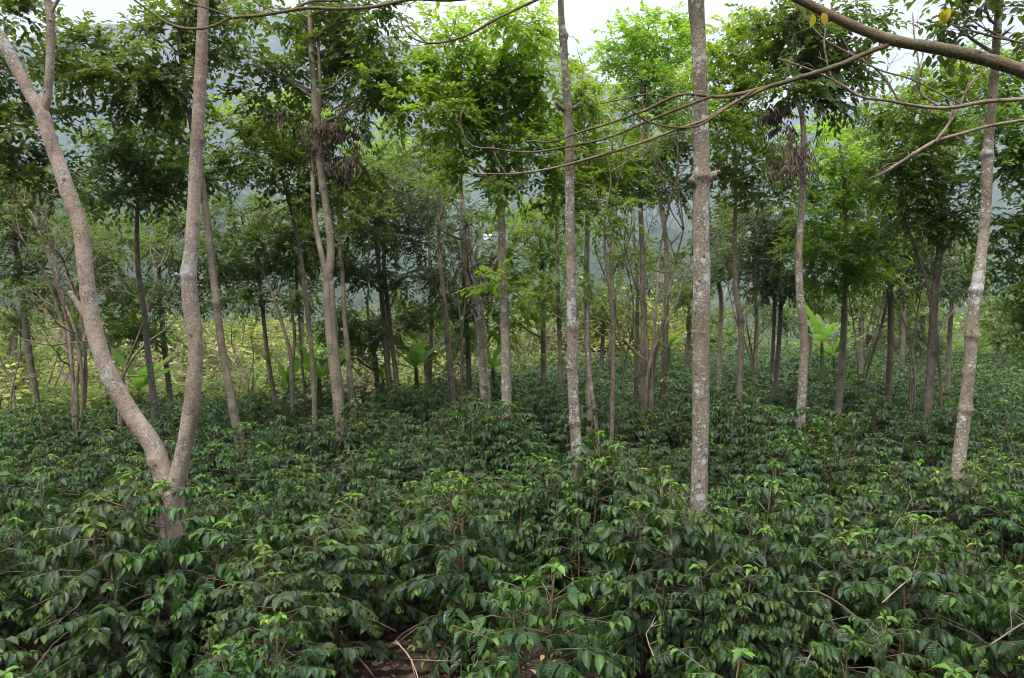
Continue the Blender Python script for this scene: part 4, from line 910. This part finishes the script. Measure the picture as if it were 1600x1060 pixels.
# the coffee farther off, past the 300 nearest bushes, reads as one mass
fm = MB()
fv = []
for v in range(4):
    st, lf = coffee_variant(200 + v, h=1.3, lat=11, far=True); fv.append(lf)
for (x, y) in spots[NEAR:]:
    lf = fv[int(rs.integers(0, 4))]; a = rs.uniform(0, 6.28); s = rs.uniform(.85, 1.2)
    Rm = np.array([[math.cos(a), -math.sin(a), 0], [math.sin(a), math.cos(a), 0], [0, 0, 1]]) * s
    o = fm.n
    V = np.concatenate(lf.V) @ Rm.T + np.array([x, y, ground(x, y)])
    fm.add(V, np.concatenate(lf.F3), np.concatenate(lf.F4), tone=np.concatenate(lf.T), young=np.concatenate(lf.Y), uv=np.concatenate(lf.UV))
o = fm.obj('coffee_undergrowth', M['coffee']); o['kind'] = 'stuff'; o['label'] = 'far carpet of coffee bushes under the thin trunks'; o['category'] = 'coffee bushes'
print('bushes', len(spots))

# ------------------------------------------------------------------ leaf litter
lm = MB(); n = 9000
yy = rng.uniform(3.6, 14, n) ; xx = rng.uniform(-1, 1, n) * (yy * .85 + 1)
zz = np.array([ground(a, b) for a, b in zip(xx, yy)]) + rng.uniform(.004, .03, n)
T = np.stack([rng.normal(size=n), rng.normal(size=n), rng.normal(size=n) * .18], 1); N = np.array([0, 0, 1.]) + rng.normal(size=(n, 3)) * .35
Ls = rng.uniform(.05, .12, n)
leaves(lm, np.stack([xx, yy, zz], 1), T, N, Ls, Ls * .25, rng.random(n), (rng.random(n) < .1) * .4, LEAF_MID)
M['litter'] = leaf_material('leaf_litter', (.06, .032, .024), (.17, .10, .07), (.20, .19, .06), yellow=(.36, .24, .12), p_yellow=.96, trans=.1, veins=False, rough=.8)
o = lm.obj('fallen_leaves', M['litter']); o['kind'] = 'stuff'; o['label'] = 'dry brown leaves lying on the bare soil'; o['category'] = 'leaf litter'

# dry prunings caught in the coffee, seen as tan sticks
dm_n = 0
for i in range(36):
    y = rng.uniform(4.2, 11) ; x = rng.uniform(-.72, .72) * y
    ln = rng.uniform(.35, .8); a = rng.uniform(0, 6.28); el = rng.uniform(-.2, .7)
    p = np.array([x, y, ground(x, y) + rng.uniform(.6, 1.15)]); d = np.array([math.cos(a) * math.cos(el), math.sin(a) * math.cos(el), math.sin(el)])
    mb = MB(); o, Q, rr = tube(mb, [p, p + d * ln * .5 + rng.normal(size=3) * .05, p + d * ln + np.array([0, 0, -.12])], [.0055, .0045, .002], seg=5, step=.1)
    for k in range(3):
        q = int(rng.uniform(.2, .8) * len(Q)); dd = nrm(d + rng.normal(size=3) * .5) * ln * .4
        tube(mb, [Q[q], Q[q] + dd], [.0035, .0015], seg=4, step=.1, weld=o + q * 5)
    jn = int(np.argmin([np.hypot(x - w[0], y - w[1]) for w, _ in LMW]))
    nb = spots[int(np.argmin([np.hypot(x - s[0], y - s[1]) for s in spots[:NEAR]]))]
    rt = mb.obj('dry_stick', M['twig'], None, origin=tuple(float(q) for q in p))
    rt['label'] = 'bare tan stick caught among the dark coffee leaves'; rt['category'] = 'stick'; rt['group'] = 'dry sticks in the coffee'

# ------------------------------------------------------------------ scrub beyond the edge
def scrub_variant(seed):
    global rng
    keep = rng; rng = np.random.default_rng(seed)
    mb = MB()
    for k in range(9):
        c = np.array([rng.uniform(-.8, .8), rng.uniform(-.8, .8), rng.uniform(.35, 1.3)])
        clump(mb, c, np.array([.5, .5, .36]), 130, .13, rng.uniform(.1, 1), LEAF_FAR, per=6)
    st = MB(); first = None
    for k in range(9):
        a = k * .7; e = np.array([math.cos(a) * .6, math.sin(a) * .6, rng.uniform(.9, 2.0)])
        o, Q, rr = tube(st, [(0, 0, -.1), e * .5, e], [.03, .022, .010], seg=4, step=.3, weld=None if k == 0 else 0)
    rng = keep
    return st.mesh('stem', M['twig']), mb.mesh('foliage', M[('scrub', 'scrub_green', 'scrub_dry', 'scrub_green', 'scrub_green', 'dark', 'olive')[seed % 7]])


sv = [scrub_variant(301 + k) for k in range(7)]
for i in range(400):
    px = rs.uniform(-40, 1640) if i % 3 == 0 else rs.uniform(-40, 1000); y = 22 + 46 * rs.random() ** 1.1; x = (px - 800) / F_PX * y
    if math.hypot(x, y) < np.interp(px, EX, EE) + 1.5: continue
    s = rs.uniform(.7, 1.4) * (1.0 if px < 850 else 1.5) * (1.7 if rs.random() < .12 else 1)
    band = 'just past the coffee' if y < 34 else ('halfway up the slope' if y < 50 else 'on the scrub crest')
    nmark = min(((abs(px - 800 - F_PX * w[0] / w[1]), t) for w, t in LMW if w[1] > 9 or w[0] < -3))[1]
    root = empty('scrub_bush', (x, y, ground(x, y)), f'yellow-green scrub bush {band}, by {nmark}', 'bush', 'yellow-green scrub on the slope past the coffee')
    root['group'] = f'scrub {band}, seen by {nmark}'
    root.rotation_euler = (0, 0, rs.uniform(0, 6.28)); root.scale = (s * 1.2, s * 1.2, s)
    a, b = sv[int(rs.integers(0, 7))]
    for nm, me in (('stem', a), ('foliage', b)):
        o = bpy.data.objects.new(nm, me); COL.objects.link(o); o.parent = root

# ------------------------------------------------------------------ houses far down the valley
def plain(name, col, rough=.7):
    t = NT(name); tc = t.n('ShaderNodeTexCoord').outputs['Object']
    p = t.n('ShaderNodeBsdfPrincipled', _Roughness=rough); t.l(t.mix(t.noise(tc, 1.5), col, tuple(x * .8 for x in col)), p.inputs['Base Color']); t.l(p.outputs[0], t.out.inputs[0]); return t.m


def box(mb, c, s):
    x, y, z = c; a, b, h = s[0] / 2, s[1] / 2, s[2]
    V = [(x + i * a, y + j * b, z + k * h) for k in (0, 1) for j in (-1, 1) for i in (-1, 1)]
    mb.add(V, None, [(0, 2, 3, 1), (4, 5, 7, 6), (0, 1, 5, 4), (2, 6, 7, 3), (0, 4, 6, 2), (1, 3, 7, 5)])


M['plaster'] = plain('white_plaster', (.75, .75, .72)); M['sheet'] = plain('pale_sheet_roof', (.62, .64, .66), .4); M['glass'] = plain('dark_window', (.04, .05, .06), .2)


def house(label, px, py, size):
    d = W(px, py, 1.0) - np.array([0, 0, CAM_Z]); t = 90.0
    while t < 6000:
        q = d * t
        if q[2] + CAM_Z < ground(q[0], q[1]): break
        t *= 1.01
    c = d * t; gz = ground(c[0], c[1]); s = size
    root = empty('farmhouse', (c[0], c[1], gz), label, 'house', 'houses on the far slopes')
    mb = MB(); box(mb, (c[0], c[1], gz - s * .2), (s, s * .7, s * .55)); mb.obj('wall', M['plaster'], root, smooth=False, attrs=False)
    mb = MB(); a, b = s * .58, s * .45; z0 = gz + s * .33
    mb.add([(c[0] - a, c[1] - b, z0), (c[0] + a, c[1] - b, z0), (c[0] + a, c[1] + b, z0), (c[0] - a, c[1] + b, z0), (c[0] - a, c[1], z0 + s * .25), (c[0] + a, c[1], z0 + s * .25)],
           [(0, 4, 3), (1, 2, 5)], [(0, 1, 5, 4), (2, 3, 4, 5), (3, 2, 1, 0)]); mb.obj('roof', M['sheet'], root, smooth=False, attrs=False)
    for k in (-.25, .25):
        mb = MB(); box(mb, (c[0] + k * s, c[1] - s * .35 - .02, gz + s * .05), (s * .15, .06, s * .15)); mb.obj('window', M['glass'], root, smooth=False, attrs=False)


house('small white house glimpsed in the valley right of the white-footed trunk', 860, 505, 7)
house('tiny white house on the slope beyond the leaning lichen trunk', 1546, 449, 14)
house('speck-like pale roof on the hillside above the sinuous trunk', 762, 374, 14)

# ------------------------------------------------------------------ haze
hz = MB(); zt = 2400
box(hz, (0, 6000, -420), (17000, 17000, zt + 420))
t = NT('valley_haze'); pv = t.n('ShaderNodeVolumePrincipled'); pv.inputs['Density'].default_value = 1.35e-4; pv.inputs['Color'].default_value = (.68, .76, .98, 1)
t.l(pv.outputs[0], t.out.inputs['Volume'])
o = hz.obj('haze', t.m, smooth=False, attrs=False); o['kind'] = 'stuff'; o['label'] = 'pale bluish haze over the valley and mountains'; o['category'] = 'haze'

# ------------------------------------------------------------------ light
SUN_EL, SUN_AZ = R(54), R(205)      # azimuth clockwise from +Y: over the left shoulder
wd = bpy.data.worlds.new('World'); sc.world = wd; wd.use_nodes = True
nt = wd.node_tree; nt.nodes.clear()
N = nt.nodes.new; Lk = nt.links.new
out = N('ShaderNodeOutputWorld'); bg = N('ShaderNodeBackground'); bg.inputs[1].default_value = .1
sky = N('ShaderNodeTexSky'); sky.sky_type = 'NISHITA'; sky.sun_disc = False; sky.sun_elevation = SUN_EL; sky.sun_rotation = SUN_AZ
tc = N('ShaderNodeTexCoord'); mp = N('ShaderNodeMapping'); mp.inputs['Scale'].default_value = (1, 1, 2.6); Lk(tc.outputs['Generated'], mp.inputs[0])
nz = N('ShaderNodeTexNoise'); nz.inputs['Scale'].default_value = 2.3; nz.inputs['Detail'].default_value = 8; nz.inputs['Roughness'].default_value = .55; Lk(mp.outputs[0], nz.inputs['Vector'])
rp = N('ShaderNodeValToRGB'); e = rp.color_ramp.elements; e[0].position = .36; e[0].color = (.60, .62, .71, 1); e[1].position = .62; e[1].color = (1, 1, 1, 1); Lk(nz.outputs[0], rp.inputs[0])
sx = N('ShaderNodeVectorMath'); sx.operation = 'SCALE'; sx.inputs[3].default_value = 10.5; Lk(rp.outputs[0], sx.inputs[0])
sp_ = N('ShaderNodeSeparateXYZ'); Lk(tc.outputs['Generated'], sp_.inputs[0])
gr = N('ShaderNodeValToRGB'); e2 = gr.color_ramp.elements; e2[0].position = 0.0; e2[0].color = (.25, .25, .26, 1); e2[1].position = 1.0; e2[1].color = (1.5, 1.5, 1.5, 1); e3 = e2.new(.36); e3.color = (.34, .34, .345, 1); e4 = e2.new(.62); e4.color = (.85, .85, .85, 1); Lk(sp_.outputs[2], gr.inputs[0])
g2 = N('ShaderNodeMath'); g2.operation = 'MULTIPLY'; g2.inputs[1].default_value = 14.5; Lk(gr.outputs[0], g2.inputs[0]); Lk(g2.outputs[0], sx.inputs[3])
mx = N('ShaderNodeMix'); mx.data_type = 'RGBA'; mx.inputs[0].default_value = .92; Lk(sky.outputs[0], mx.inputs[6]); Lk(sx.outputs[0], mx.inputs[7])
Lk(mx.outputs[2], bg.inputs[0]); Lk(bg.outputs[0], out.inputs[0])
sd = bpy.data.lights.new('sun', 'SUN'); sd.energy = 1.5; sd.angle = R(9); sd.color = (1, .96, .88)
so = bpy.data.objects.new('sun', sd); COL.objects.link(so)
dirv = Vector((math.sin(SUN_AZ) * math.cos(SUN_EL), math.cos(SUN_AZ) * math.cos(SUN_EL), math.sin(SUN_EL)))
so.rotation_euler = dirv.to_track_quat('Z', 'Y').to_euler()

sc.view_settings.view_transform = 'Standard'; sc.view_settings.look = 'None'; sc.view_settings.gamma = 1
sc.view_settings.use_curve_mapping = False; sc.view_settings.exposure = 1.48
cy = sc.cycles
cy.use_denoising = True; cy.filter_width = 1.0; cy.max_bounces = 5; cy.diffuse_bounces = 3; cy.glossy_bounces = 2; cy.transmission_bounces = 4; cy.transparent_max_bounces = 4; cy.volume_bounces = 1
cy.caustics_reflective = False; cy.caustics_refractive = False; cy.sample_clamp_indirect = 6
cy.use_adaptive_sampling = True; cy.adaptive_threshold = .01
